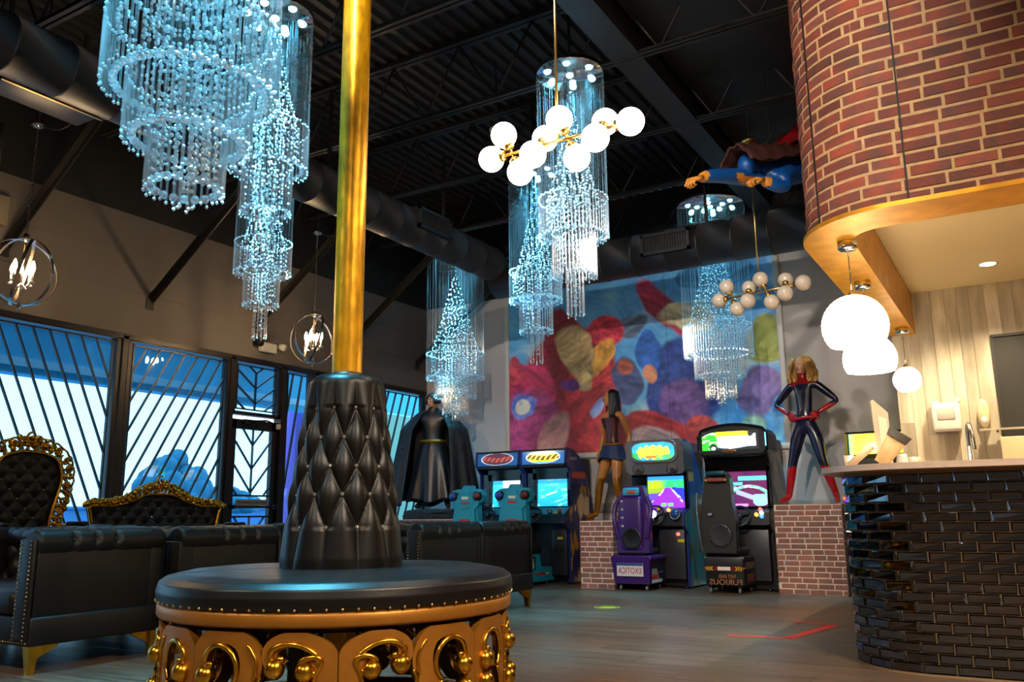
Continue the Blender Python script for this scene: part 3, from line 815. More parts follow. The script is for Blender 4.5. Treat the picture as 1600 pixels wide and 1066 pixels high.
def throne(name, label, cat, loc, half, back_pts, zseat, wf_, crest, nbut, arms_w, seed):
    """faces +x; back_pts = right half outline (y, z) from bottom to top centre"""
    o = thing(name, label, cat, loc, 0.0)
    path = bez([(y, z) for y, z in back_pts], 8); full = path + [(-y, z) for y, z in reversed(path[:-1])]
    fr, lf_ = carve(full, wf_, seed)
    zc = crest[0]
    for (dy, dz, r) in crest[1]:
        for s in ((1, -1) if dy else (1,)):
            curl(lf_, (0.03, dy * s, zc + dz), r, 1.2 * s, 1.2, r * 0.25, hand=s); lf_.ball((0.045, dy * s, zc + dz), r * 0.34, 8, 6)
    bk = MB()
    # padded tufted panel inside the outline
    zlo, zhi = full[0][1], max(z for y, z in full)
    def width(z):
        best = None
        for i in range(len(path) - 1):
            (ya, za), (yb, zb) = path[i], path[i + 1]
            if min(za, zb) <= z <= max(za, zb) and abs(zb - za) > 1e-6: best = max(best or 0, ya + (yb - ya) * (z - za) / (zb - za))
        return best if best is not None else 0.01
    def pad(u, v):
        z = zlo + (zhi - 0.002 - zlo) * v; w = width(z); y = w * (2 * u - 1)
        gx, gz = y / 0.078, z / 0.085
        h = 0.026 * (abs(sin(pi * (gx + gz) / 2)) * abs(sin(pi * (gx - gz) / 2))) ** 0.45
        e = min(1.0, min(w - abs(y), zhi - z) / 0.05); return (0.012 + h * e, y, z)
    bk.grid(pad, 70, 60); back = part('backrest', bk, M_leather2, o)
    bp = MB().add([(-0.02, y, z) for y, z in full], [tuple(range(len(full)))]); part('back_cover', bp, M_leather2, back)
    bt_ = MB().ball((0, 0, 0), 0.009, 7, 5).mesh('crystal_button', M_crystalbtn)
    for i in range(-12, 13):
        for j in range(0, 30):
            if (i + j) % 2 == 0:
                y, z = i * 0.078, j * 0.085
                if zlo + 0.03 < z < zhi - 0.09 and abs(y) < width(z) - 0.055 and z > zlo + nbut: obj('crystal_button', bt_, back, (0.018, y, z))
    f_ = part('frame', fr, M_gold, o); part('carving', lf_, M_gold, f_)
    st_ = MB().rbox((0.36, 0, zseat - 0.05), (0.66, 2 * half - 0.08, 0.15), 0.05, 3); part('seat_cushion', st_, M_leather2, o)
    rl = MB().rbox((0.36, 0, zseat - 0.16), (0.68, 2 * half - 0.04, 0.09), 0.02); part('seat_rail', rl, M_gold, o)
    for s in (-1, 1):
        a = MB(); a.tube(bez([(0.02, s * (half - 0.04), zseat + 0.30), (0.25, s * half, zseat + 0.30), (0.5, s * half, zseat + 0.26), (0.6, s * half, zseat + 0.2), (0.55, s * half, zseat + 0.13), (0.5, s * (half - .01), zseat - 0.1)]), 0.026, 8)
        curl(a, (0.6, s * half, zseat + 0.22), 0.05, 0, 1.2, 0.02)
        ar = part('armrest', a, M_gold, o)
        part('arm_pad', MB().rbox((0.27, s * half, zseat + 0.33), (0.28, 0.07, 0.045), 0.02), M_leather2, ar)
        for x in (0.05, 0.64):
            g = MB().tube(bez([(x, s * (half - 0.06), zseat - 0.18), (x + (0.05 if x > .3 else -.05), s * (half - 0.03), zseat - 0.26), (x + .02, s * (half - 0.06), 0.12), (x + (0.06 if x > .3 else -.06), s * (half - 0.05), 0.02)]), [0.05] * 8 + [0.03] * 10 + [0.022] * 7, 8)
            part('leg', g, M_gold, o)
    return o
throne('gilded_throne', 'tall black tufted throne with a pierced gold frame, at the left edge before the window', 'throne', (-7.86, 4.44, 0), 0.36,
       [(0.24, 0.62), (0.225, 0.80), (0.25, 1.0), (0.30, 1.2), (0.31, 1.34), (0.25, 1.47), (0.12, 1.525), (0, 1.535)], 0.55,
       lambda t: 0.095 + 0.03 * sin(pi * t) if 0.06 < t < 0.94 else 0.07,
       (1.60, [(0, 0.055, 0.06), (0.07, 0.03, 0.05), (0.16, -0.01, 0.05)]), 0.1, 0.3, 5)
throne('gilded_settee', 'wide black tufted settee with an arched gold carved crest, before the second window', 'settee', (-7.8, 5.80, 0), 0.80,
       [(0.70, 0.50), (0.72, 0.75), (0.76, 0.95), (0.78, 1.03), (0.70, 1.05), (0.55, 1.045), (0.36, 1.08), (0.2, 1.145), (0.08, 1.165), (0, 1.165)], 0.52,
       lambda t: 0.0 if (t < 0.2 or t > 0.8) else 0.055 + 0.055 * sin(pi * (t - 0.2) / 0.6) ** 4,
       (1.235, [(0, 0.07, 0.05), (0.07, 0.02, 0.05), (0.15, -0.01, 0.05), (0.25, -0.05, 0.04), (0.36, -0.09, 0.035)]), 0.2, 0.3, 9)

# ================================================================== CRYSTAL CHANDELIERS
def spot(name, loc, energy, col, size, blend, parent=None, rad=0.06, rot=(0, 0, 0)):
    l = bpy.data.lights.new(name, 'SPOT'); l.energy = energy; l.color = col; l.spot_size = size; l.spot_blend = blend; l.shadow_soft_size = rad
    o = bpy.data.objects.new(name, l); COL.objects.link(o); o.location = loc; o.rotation_euler = rot
    if parent is not None: o.parent = parent
    return o
def point(name, loc, energy, col, rad=0.05, parent=None):
    l = bpy.data.lights.new(name, 'POINT'); l.energy = energy; l.color = col; l.shadow_soft_size = rad
    o = bpy.data.objects.new(name, l); COL.objects.link(o); o.location = loc
    if parent is not None: o.parent = parent
    return o
CYAN = (0.13, 0.68, 1.0)
ball_me = MB().add(*ICO).mesh('crystal_ball', M_bigball)
def facet_ball():
    m = MB(); n = 8
    m.ball((0, 0, 0), 1.0, n, 6, smooth=False); return m
ball_me = facet_ball().mesh('crystal_ball', M_bigball)
def chandelier(label, x, y, zb, R, model, seed, energy, near=False):
    zc = 4.84; H = zc - zb; rnd = random.Random(seed)
    o = thing('crystal_chandelier', label, 'chandelier', (x, y, zb), 0, None)
    rc = R * 1.0
    part('canopy', MB().lathe([(0.0, H + 0.05), (rc * .98, H + 0.05), (rc, H + 0.04), (rc, H + 0.005), (rc * .99, H), (0.0, H)], 40), M_chrome, o)
    part('stem', MB().cyl((0, 0, H + 0.05), (0, 0, ZC - zb), 0.015, 8), M_dark, o)
    led = MB().lathe([(0.0, -0.012), (0.020, -0.010), (0.030, 0.0), (0.032, 0.012)], 12).mesh('led_lamp', M_led)
    spots = [(0, 0)] + [(0.72 * rc * cos(2 * pi * k / 6 + seed), 0.72 * rc * sin(2 * pi * k / 6 + seed)) for k in range(6)]
    if model == 'L': spots += [(0.40 * rc * cos(2 * pi * k / 5 + seed + .4), 0.40 * rc * sin(2 * pi * k / 5 + seed + .4)) for k in range(5)]
    for px, py in spots:
        part_led = obj('led_lamp', led, o, (px, py, H - 0.012))
        part_led.scale = (0.034 / 0.032 * (1.25 if near else 1.0),) * 2 + (1.0,)
    for (px, py) in [(0, 0)] + [(0.72 * rc * cos(2 * pi * k / 6 + seed), 0.72 * rc * sin(2 * pi * k / 6 + seed)) for k in (0, 2, 4)]:
        spot('led_light', (px, py, H - 0.045), energy / 4, CYAN, radians(46 if R < .4 else 46), 0.7, o, 0.022)
    wires = MB(); beads = MB(); rods = []; 
    def wire(px, py, z0): wires.tube([(px, py, H), (px, py, z0)], 0.0009, 3, cap=False, smooth=False)
    rb = 0.0105 if model == 'S' else 0.0115
    rr = 0.0070 if R > 0.4 else 0.0062
    if model == 'L':
        tiers = [(R, 0.61, 0.96, 78), (0.72 * R, 0.335, 0.66, 56), (0.44 * R, 0.085, 0.40, 34), (0.10 * R, 0.0, 0.20, 6)]
        cone = (0.98, 2.16, 0.86 * R, 0.09 * R, 15)
    else:
        tiers = [(R, 0.70, 1.03, 60), (0.625 * R, 0.345, 0.72, 38), (0.24 * R, 0.0, 0.38, 12)]
        cone = (1.05, 1.90, 0.74 * R, 0.09 * R, 12)
    names = ('upper_rods', 'middle_rods', 'lower_rods', 'centre_rods')
    for ti, (r, z0, z1, n) in enumerate(tiers):
        m = MB(); bl = MB(); rod_me = MB().tube([(0, 0, z0), (0, 0, z1)], rr, 6, smooth=False).mesh('crystal_rod', M_rod) if near else None
        for k in range(n):
            a = 2 * pi * k / n; px, py = r * cos(a), r * sin(a); d = 0.02 * rnd.random() + (0.018 if k % 2 else 0)
            if near: obj('crystal_rod', rod_me, o, (px, py, d))
            else: m.tube([(px, py, z0 + d), (px, py, z1 + d * 0.5)], rr, 5, smooth=False)
            beads.bead((px, py, z1 + d * 0.5 + 0.014), rb); beads.bead((px, py, z0 + d - 0.010), rb)
            if k % 2: wire(px, py, z1 + 0.03)
        if not near: part(names[ti], m, M_rod, o, kind='stuff')
        # ring of cut balls hanging inside the lower edge
        if ti < 3 and not (model == 'S' and ti == 2):
            n2 = max(8, int(2 * pi * r * 0.86 / 0.052)); rad = 0.0225
            for k in range(n2):
                a = 2 * pi * (k + .5) / n2; c = (0.86 * r * cos(a), 0.86 * r * sin(a), z0 + 0.03)
                if near:
                    b = obj('crystal_ball', ball_me, o, c); b.scale = (rad,) * 3
                else: bl.ball(c, rad * 0.8, 7, 5, smooth=False)
            if not near: part('crystal_ring', bl, M_bigball, o, kind='stuff')
        # strings of beads inside the tier
        for k in range(int(n * 0.8)):
            q = r * 0.9 * sqrt(rnd.random()); a = rnd.random() * 6.283; px, py = q * cos(a), q * sin(a)
            z = z0 + 0.10
            while z < z1 + 0.02:
                beads.bead((px + rnd.uniform(-.004, .004), py, z), rb * rnd.uniform(0.75, 1.15), ICO if near else OCT); z += rnd.uniform(0.035, 0.06)
            if k % 4 == 0: wire(px, py, z1)
    # cone of beads: stacked rings that shrink upwards
    z0, z1, r0, r1, nr = cone
    for j in range(nr):
        t = j / (nr - 1); z = z0 + (z1 - z0) * t; r = r0 + (r1 - r0) * t ** 0.9
        rings = [r] + ([r * 0.55] if r > 0.11 else [])
        for q in rings:
            n = max(3, int(2 * pi * q / (0.046 if near else 0.058)))
            for k in range(n):
                a = 2 * pi * k / n + rnd.random() * 0.1
                dz = 0.018 * sin(a * 3 + j) if model == 'L' else rnd.uniform(-.02, .02)
                for e in range(2 if (near or model == 'S') else 1):
                    beads.bead((q * cos(a), q * sin(a), z + dz - e * 0.030 * (1 - .3 * rnd.random())), rb * rnd.uniform(0.8, 1.2), ICO if near else OCT)
                if k % 7 == 0: wire(q * cos(a), q * sin(a), z + 0.01)
    for e in range(3): beads.bead((0, 0, z1 + 0.05 + 0.07 * e), rb)
    for k in range(34):
        a = 2 * pi * k / 34; wire(R * 0.985 * cos(a), R * 0.985 * sin(a), tiers[0][2])
    part('bead_strings', beads, M_bead, o, kind='stuff')
    part('hanging_wires', wires, M_wire, o, kind='stuff')
    return o
chandelier('huge tiered crystal chandelier filling the top left, nearest of all', -3.44, 2.58, 2.415, 0.425, 'L', 1, 1749, near=True)
chandelier('slim crystal chandelier with a lit chrome canopy, directly behind the huge one at top left', -4.76, 4.30, 2.83, 0.30, 'S', 2, 524)
chandelier('slim crystal chandelier hanging low before the window head over the glass door', -6.83, 6.17, 2.78, 0.30, 'S', 3, 252)
chandelier('slim crystal chandelier hanging right behind the lit globe pendant', -3.17, 6.36, 2.58, 0.305, 'S', 4, 729)
chandelier('slim crystal chandelier left of and behind the one behind the lit globes', -4.57, 8.16, 2.58, 0.30, 'S', 5, 617)
chandelier('wide tiered crystal chandelier in the far corner above the hooded figure', -7.13, 10.24, 2.29, 0.43, 'L', 6, 411)
chandelier('wide tiered crystal chandelier in front of the painting, behind the unlit globes', -3.17, 10.36, 2.24, 0.43, 'L', 7, 514)

# ================================================================== GLOBE PENDANTS
def sputnik(label, a, c, rodtop, arms, mat, glow):
    a = Vector(a); c = Vector(c); mid = (a + c) / 2
    o = thing('globe_pendant', label, 'pendant lamp', mid)
    d = (c - a); L = d.length; d.normalize()
    b = MB().cyl(a - mid + d * 0.05, c - mid - d * 0.05, 0.0095, 10); part('crossbar', b, M_brass, o)
    part('drop_rod', MB().cyl((0, 0, rodtop - mid.z), (0, 0, ZC - mid.z), 0.006, 6), M_dark, o)
    rd = MB().cyl((0, 0, 0), (0, 0, rodtop - mid.z), 0.008, 8); part('hanging_rod', rd, M_brass, o)
    part('ceiling_plate', MB().lathe([(0.0, 0.02), (0.075, 0.02), (0.08, 0.0), (0.02, -0.03), (0.0, -0.03)], 20, c=(0, 0, rodtop - mid.z)), M_brass, o)
    gl = MB().ball((0, 0, 0), 0.0745, 24, 16).mesh('glass_globe', mat)
    def globe(p, frm):
        v = (p - frm).normalized(); s = MB(); s.cyl(frm - mid, p - mid - v * 0.06, 0.008, 8)
        s.tube([p - mid - v * 0.098, p - mid - v * 0.085, p - mid - v * 0.055], [0.018, 0.032, 0.034], 12)
        ar = part('socket_arm', s, M_brass, o); obj('glass_globe', gl, ar, p - mid)
    globe(a, a + d * 0.1); globe(c, c - d * 0.1)
    for f, v in arms:
        q = a + d * (L * f)
        for s in (-1, 1): globe(q + Vector(v) * s, q)
    return o
arms = []
for f, kind in ((0.16, 'u'), (0.365, 'n'), (0.575, 'u'), (0.80, 'n')):
    arms.append((f, (-0.040, -0.022, 0.115) if kind == 'u' else (-0.015, 0.10, 0.09)))
sputnik('brass globe pendant with ten lit white globes, hanging nearest the lens', (-2.472, 3.912, 2.95), (-1.592, 3.896, 2.95), 4.84, arms, M_globe_on, 0)
sputnik('brass globe pendant with unlit cream globes, hanging before the far wall', (-2.49, 8.26, 3.03), (-1.61, 8.02, 3.03), 4.60, arms, M_globe_off, 0)

# ================================================================== ORB CAGE PENDANTS
def orb(label, x, y, z, R, zc):
    o = thing('orb_pendant', label, 'pendant lamp', (x, y, z), 0)
    for rz, tilt in ((0.35, 0.10), (1.5, -0.14), (2.6, 0.22)):
        m = MB(); pts = []
        Mx = Matrix.Rotation(rz, 4, 'Z') @ Matrix.Rotation(tilt, 4, 'X')
        vs = []; fs = []; n = 56
        for k in range(n):
            a = 2 * pi * k / n
            for rr, ww in ((R, -.013), (R, .013), (R - .006, .013), (R - .006, -.013)): vs.append(tuple(Mx @ Vector((rr * cos(a), ww, rr * sin(a)))))
        for k in range(n):
            j = (k + 1) % n
            for q in range(4): fs.append((k * 4 + q, k * 4 + (q + 1) % 4, j * 4 + (q + 1) % 4, j * 4 + q))
        m.add(vs, fs, 0, False); part('ring', m, M_nickel, o)
    st = MB().cyl((0, 0, -R), (0, 0, R), 0.009, 8); st.lathe([(0.0, R + .05), (0.02, R + .04), (0.028, R), (0.01, R - .03), (0.0, R - .03)], 12); st.lathe([(0.0, -R - .05), (0.014, -R - .035), (0.02, -R), (0.0, -R + .02)], 12)
    for k in range(4):
        a = k * pi / 2 + .4; st.tube(bez([(0, 0, -.10), (.05 * cos(a), .05 * sin(a), -.14), (.095 * cos(a), .095 * sin(a), -.09)], 6), 0.006, 6)
    part('stem', st, M_nickel, o)
    for k in range(4):
        a = k * pi / 2 + .4; c = MB().cyl((.095 * cos(a), .095 * sin(a), -.10), (.095 * cos(a), .095 * sin(a), -.005), 0.012, 10); c.lathe([(0.0, -.105), (.022, -.10), (.024, -.09), (0.0, -.09)], 12, c=(.095 * cos(a), .095 * sin(a), 0))
        cn = part('candle_sleeve', c, M_white, o)
        part('candle_bulb', MB().lathe([(0.0, -.005), (.012, 0), (.019, .025), (.014, .055), (.004, .085), (0, .09)], 12, c=(.095 * cos(a), .095 * sin(a), 0)), M_bulb, cn)
    ch = MB(); zz = R + .05; k = 0
    while z + zz < zc - 0.03:
        lk = []
        for q in range(8):
            a = 2 * pi * q / 8; u_, v_ = .009 * cos(a), .021 * sin(a); lk.append((u_ if k % 2 else 0, 0 if k % 2 else u_, zz + .017 + v_))
        ch.tube(lk, 0.0026, 4, closed=True, smooth=False); zz += 0.031; k += 1
    part('chain', ch, M_nickel, o, kind='stuff')
    part('ceiling_plate', MB().lathe([(0.0, .03), (.065, .025), (.06, .0), (.015, -.02), (0, -.02)], 18, c=(0, 0, zc - z)), M_nickel, o)
    cb = MB().tube(bez([(0, 0, zc - z + .02), (.25, .1, zc - z - .03), (.6, .15, zc - z + .25)], 8), 0.008, 6); part('cable', cb, M_dark, o)
    part('hanger', MB().cyl((0, 0, zc - z + .02), (0, 0, ZC - z), 0.006, 6), M_dark, o)
orb('brushed nickel ring orb lamp with candle bulbs at the left edge', -7.1, 3.795, 2.976, 0.295, 4.30)
orb('brushed nickel ring orb lamp with candle bulbs, beside the gold column', -7.1, 7.254, 2.991, 0.297, 4.30)
# emergency light over the door head
o = thing('emergency_light', 'white emergency light box with two lamp heads over the glass door', 'emergency light', (XL + 0.002, 7.80, 3.12))
part('housing', MB().rbox((0.04, 0, 0), (0.08, 0.26, 0.13), 0.012), M_white, o)
for s in (-1, 1):
    part('lamp_head', MB().cyl((0.06, s * 0.19, 0.05), (0.14, s * 0.21, 0.02), 0.045, 14), M_white if s > 0 else M_dark, o)
o = thing('junction_box', 'beige electrical box high on the window wall at the left edge', 'electrical box', (XL + 0.002, 4.15, 3.93))
part('cover', MB().rbox((0.05, 0, 0), (0.1, 0.3, 0.3), 0.01), P('beige_metal', '7d7466', 0.5), o)
part('conduit', MB().cyl((0.04, 0.02, 0.15), (0.04, 0.02, 0.9), 0.02, 8), P('grey_conduit', '4a4742', 0.5), o)

# ================================================================== BRICK BULKHEAD OVER THE BAR
def path_round(xl, yf, r, yb, xr, step=0.04):
    """plan outline of the bar: from the back along the left side, round the near corner, along the front; with tangents"""
    pts = []
    n = max(2, int((yb - yf - r) / step))
    for i in range(n): pts.append((xl, yb - (yb - yf - r) * i / n))
    m = max(6, int(r * pi / 2 / step))
    for i in range(m): a = pi + pi / 2 * i / m; pts.append((xl + r + r * cos(a), yf + r + r * sin(a)))
    n = max(2, int((xr - xl - r) / step))
    for i in range(n + 1): pts.append((xl + r + (xr - xl - r) * i / n, yf))
    return pts
def walk(pts):
    cum = [0.0]
    for a, c in zip(pts[:-1], pts[1:]): cum.append(cum[-1] + math.hypot(c[0] - a[0], c[1] - a[1]))
    def at(s):
        s = max(0.0, min(cum[-1] - 1e-6, s)); lo, hi = 0, len(cum) - 1
        while hi - lo > 1:
            mid = (lo + hi) // 2
            if cum[mid] <= s: lo = mid
            else: hi = mid
        f = (s - cum[lo]) / (cum[hi] - cum[lo]); a, c = pts[lo], pts[hi]
        l = cum[hi] - cum[lo]; return (a[0] + (c[0] - a[0]) * f, a[1] + (c[1] - a[1]) * f, (c[0] - a[0]) / l, (c[1] - a[1]) / l)
    return at, cum[-1]
def sheet(mb, pts, z0, z1, mi=0):
    n = len(pts); mb.add([(x, y, z0) for x, y in pts] + [(x, y, z1) for x, y in pts], [(i, i + 1, n + i + 1, n + i) for i in range(n - 1)], mi, True)
BX, BY, BRr, BZ = -1.125, 5.235, 0.60, 2.68
outer = path_round(BX, BY, BRr, 9.37, 2.9); inner = path_round(-0.825, 5.60, 0.22, 9.37, 2.9)
core = path_round(BX + 0.02, BY + 0.02, BRr - 0.02, 9.37, 2.9)
b = MB(); sheet(b, core, BZ + 0.03, ZC)
bk_ = struct('bulkhead_wall', b, M_mortar)
at, LT = walk(path_round(BX + 0.022, BY + 0.022, BRr - 0.022, 9.37, 2.9))
s_corner0 = 9.37 - BY - BRr; s_front = s_corner0 + BRr * pi / 2
far_b = MB(); n_ind = 0; ch_ = 0.079; row = 0; z = BZ + 0.045
cand = []
while z < ZC - 0.05:
    s = 0.35 - 0.23 * (0.5 if row % 2 else 0) - 0.07 * hsh(row, 1); k = 0
    while s < LT - 0.3:
        L = 0.17 + 0.10 * hsh(k, row, 2); L = 0.235 if L > 0.2 else L
        cand.append((s, z, L - 0.013, row, k)); s += L; k += 1
    z += ch_; row += 1
vis = lambda s, z: (s_corner0 - 0.25 < s < s_front + 1.45) and z < 4.30
for (s, z, L, row, k) in cand:
    t = 0.003 + 0.007 * hsh(k, row, 4); h = 0.063 + 0.006 * hsh(k, row, 6)
    m = MB(); vs = []
    seg = 3 if s_corner0 - 0.3 < s < s_front else 1
    for i in range(seg + 1):
        x, y, tx, ty = at(s + L * i / seg); nx_, ny_ = ty, -tx          # outward
        for (o_, zz, ins) in ((-0.01, -h / 2, 0), (t, -h / 2 + .004, 1), (t, h / 2 - .004, 1), (-0.01, h / 2, 0)):
            e = (0.004 if i == 0 else -0.004 if i == seg else 0) * ins
            vs.append((x + nx_ * (-o_) * -1 + tx * e, y + ny_ * (-o_) * -1 + ty * e, z + zz))
    fs = [(0, 1, 2, 3), tuple(seg * 4 + q for q in (3, 2, 1, 0))]
    for i in range(seg):
        for q in range(4): fs.append((i * 4 + q, (i + 1) * 4 + q, (i + 1) * 4 + (q + 1) % 4, i * 4 + (q + 1) % 4))
    if vis(s, z) and n_ind < 300: m.add(vs, fs); part('brick', m, M_brick, bk_); n_ind += 1
    else: far_b.add(vs, fs)
part('far_bricks', far_b, M_brick, bk_, kind='stuff')
for sj in (s_corner0 + 0.42, s_front + 0.07, s_front + 0.78):     # joints of the brick sheets
    x, y, tx, ty = at(sj); part('sheet_joint', MB().box((0, 0, 0), (0.010, 0.022, ZC - BZ - .05), M=Matrix.Translation((x, y, (ZC + BZ) / 2)) @ Matrix.Rotation(atan2(ty, tx), 4, 'Z')), M_black, bk_)
# gold soffit band under the bricks
b = MB(); n = len(outer)
lip = path_round(BX - 0.012, BY - 0.012, BRr + 0.012, 9.37, 2.9)
at_o, Lo = walk(lip); at_i, Li = walk(inner); N = 120
so = [0.0, s_corner0, s_front, Lo]; ci0 = 9.37 - 5.60 - 0.22; ci1 = ci0 + 0.22 * pi / 2; si = [0.0, ci0, ci1, Li]
def mp(t, S_): 
    k = min(2, int(t * 3)); f = t * 3 - k; return S_[k] + (S_[k + 1] - S_[k]) * f
po = [at_o(mp(i / N, so))[:2] for i in range(N + 1)]; pi_ = [at_i(mp(i / N, si))[:2] for i in range(N + 1)]
b.add([(x, y, BZ) for x, y in po] + [(x, y, BZ) for x, y in pi_], [(i, N + 1 + i, N + 2 + i, i + 1) for i in range(N)], 0, False)
sheet(b, lip, BZ, BZ + 0.028); sheet(b, inner, BZ, 3.10)
b.add([(x, y, BZ + .028) for x, y in po] + [(x + 0.03 * 0, y, BZ + .034) for x, y in [at(mp(i / N, [0, s_corner0, s_front, LT]))[:2] for i in range(N + 1)]], [(i, i + 1, N + 2 + i, N + 1 + i) for i in range(N)])
struct('soffit_band', b, M_goldband)
struct('ceiling_bar', MB().box((1.2, 7.6, 3.14), (4.4, 4.2, 0.06)), M_cream)
# recessed downlights
for x, y in ((-0.10, 8.6), (1.3, 8.6), (-0.1, 6.6), (1.3, 6.6)):
    if (x, y) == (-0.10, 8.6): lab = 'round recessed downlight seen in the cream bar ceiling'
    else: lab = 'round recessed downlight in the bar ceiling, out of sight behind the bulkhead'
    o = thing('downlight', lab, 'downlight', (x, y, 3.11), 0, 'bar downlights')
    part('trim_ring', MB().lathe([(0.062, 0.0), (0.085, -0.004), (0.088, 0.0)], 28), M_white, o)
    part('lens', MB().lathe([(0.0, -0.002), (0.064, -0.002)], 28), M_down, o)
    spot('lamp', (0, 0, -0.012), 150, (1.0, 0.80, 0.52), radians(125), 0.7, o, 0.04)
# beaded bowl pendants
def bowl(label, x, y, z, R, cut):
    o = thing('bowl_pendant', label, 'pendant lamp', (x, y, z), 0)
    prof = []
    a = 0.12
    while a < cut: prof.append((R * sin(a), R * cos(a))); a += 0.085
    m = MB(); n = 44; vs = []; fs = []
    for j, (r, zz) in enumerate(prof):
        for i in range(n):
            q = 1.0 + (0.014 if (i + j) % 2 else -0.006); an = 2 * pi * (i + .5 * (j % 2)) / n; vs.append((r * q * cos(an), r * q * sin(an), zz * q))
    for j in range(len(prof) - 1):
        for i in range(n): fs.append((j * n + i, (j + 1) * n + i, (j + 1) * n + (i + 1) % n, j * n + (i + 1) % n))
    m.add(vs, fs, 0, False); part('beaded_shade', m, M_bowl, o)
    part('cap', MB().lathe([(0.0, R + .03), (.018, R + .025), (.03, R), (.035, R - .012), (0, R - .012)], 16), M_chrome, o)
    part('cord', MB().cyl((0, 0, R + .02), (0, 0, BZ - z - .05), 0.004, 6), M_nickel, o)
    part('canopy', MB().lathe([(0.0, 0.0), (.062, 0.0), (.062, -.045), (.055, -.055), (0.0, -.055)], 28, c=(0, 0, BZ - z)), M_chrome, o)
    return o
bowl('large white beaded bowl pendant nearest the lens, under the gold soffit', -0.862, 5.80, 2.105, 0.205, 2.25)
bowl('white beaded bowl pendant in the middle of the row under the gold soffit', -0.945, 6.93, 2.065, 0.195, 2.15)
bowl('small white beaded globe pendant farthest along the gold soffit', -0.905, 8.98, 2.165, 0.128, 2.6)

# ================================================================== BAR COUNTER
CX, CY_, CRd, CZ = -1.06, 5.56, 0.50, 1.155
ctr = thing('bar_counter', 'curved bar counter faced with dark mirror tiles', 'bar counter', (CX, CY_, 0))
off = lambda pts: [(x - CX, y - CY_) for x, y in pts]
b = MB(); body = off(path_round(CX + .012, CY_ + .012, CRd - .012, 9.37, 2.6)); sheet(b, body, 0.0, CZ)
inn = off(path_round(CX + .5, CY_ + .5, 0.1, 9.37, 2.6)); sheet(b, inn, 0.0, CZ)
part('body', b, M_grout, ctr)
part('toe_strip', (lambda q: (sheet(q, off(path_round(CX, CY_, CRd, 9.37, 2.6)), 0.0, 0.012), q)[1])(MB()), M_grout, ctr)
at, LT = walk(off(path_round(CX + .010, CY_ + .010, CRd - .010, 9.37, 2.6)))
sc0 = 9.37 - CY_ - CRd; TL, TH = 0.172, 0.0562; far_t = MB(); nti = 0; rows = int(CZ / TH)
for r in range(rows):
    s = 0.05 + (TL / 2 if r % 2 else 0); z = 0.012 + TH * (r + .5)
    while s < LT - TL:
        m = MB(); vs = []; L = TL - 0.006; h = TH - 0.006
        c0 = s + 0.003; x, y, tx, ty = at(c0 + L / 2); nx_, ny_ = ty, -tx
        tilt = 0.0035 * (hsh(int(s * 50), r, 3) - .5); tz = 0.004 * (hsh(int(s * 50), r, 8) - .5)
        for (u, w, o_) in [(-.5, -.5, 0), (.5, -.5, 0), (.5, .5, 0), (-.5, .5, 0), (-.5, -.5, .004), (.5, -.5, .004), (.5, .5, .004), (-.5, .5, .004),
                           (-.5 + .045, -.5 + .13, .008), (.5 - .045, -.5 + .13, .010), (.5 - .045, .5 - .13, .010), (-.5 + .045, .5 - .13, .010)]:
            oo = o_ + (u * tilt + w * tz * .3 if o_ > .005 else 0)
            vs.append((x + tx * u * L + nx_ * oo, y + ty * u * L + ny_ * oo, z + w * h))
        fs = [(0, 1, 5, 4), (1, 2, 6, 5), (2, 3, 7, 6), (3, 0, 4, 7), (4, 5, 9, 8), (5, 6, 10, 9), (6, 7, 11, 10), (7, 4, 8, 11), (8, 9, 10, 11)]
        if sc0 - 0.45 < s < sc0 + CRd * pi / 2 + 1.15 and nti < 300: m.add(vs, fs); part('mirror_tile', m, M_tile, ctr); nti += 1
        else: far_t.add(vs, fs)
        s += TL
part('far_tiles', far_t, M_tile, ctr, kind='stuff')
# worktop
o_ = path_round(CX - .10, CY_ - .21, CRd + .08, 9.37, 2.6); i_ = path_round(CX + .52, CY_ + .52, 0.1, 9.37, 2.6)
ao, Lo = walk(o_); ai, Li = walk(i_); b = MB(); N = 110
q0 = [0, 9.37 - (CY_ - .21) - (CRd + .08), 9.37 - (CY_ - .21) - (CRd + .08) + (CRd + .08) * pi / 2, Lo]; q1 = [0, 9.37 - (CY_ + .52) - .1, 9.37 - (CY_ + .52) - .1 + .1 * pi / 2, Li]
A = [ao(mp(i / N, q0))[:2] for i in range(N + 1)]; B = [ai(mp(i / N, q1))[:2] for i in range(N + 1)]
T0, T1 = CZ, CZ + 0.036
vs = [(x, y, T1) for x, y in A] + [(x, y, T1) for x, y in B] + [(x, y, T0) for x, y in A] + [(x, y, T0) for x, y in B]
K = N + 1; fs = []
for i in range(N): fs += [(i, i + 1, K + i + 1, K + i), (2 * K + i + 1, 2 * K + i, 3 * K + i, 3 * K + i + 1), (2 * K + i, 2 * K + i + 1, i + 1, i), (K + i, K + i + 1, 3 * K + i + 1, 3 * K + i)]
b.add(vs, fs); tag(part('countertop', b, M_top), 'blush stone bar countertop with a rounded corner', 'countertop')

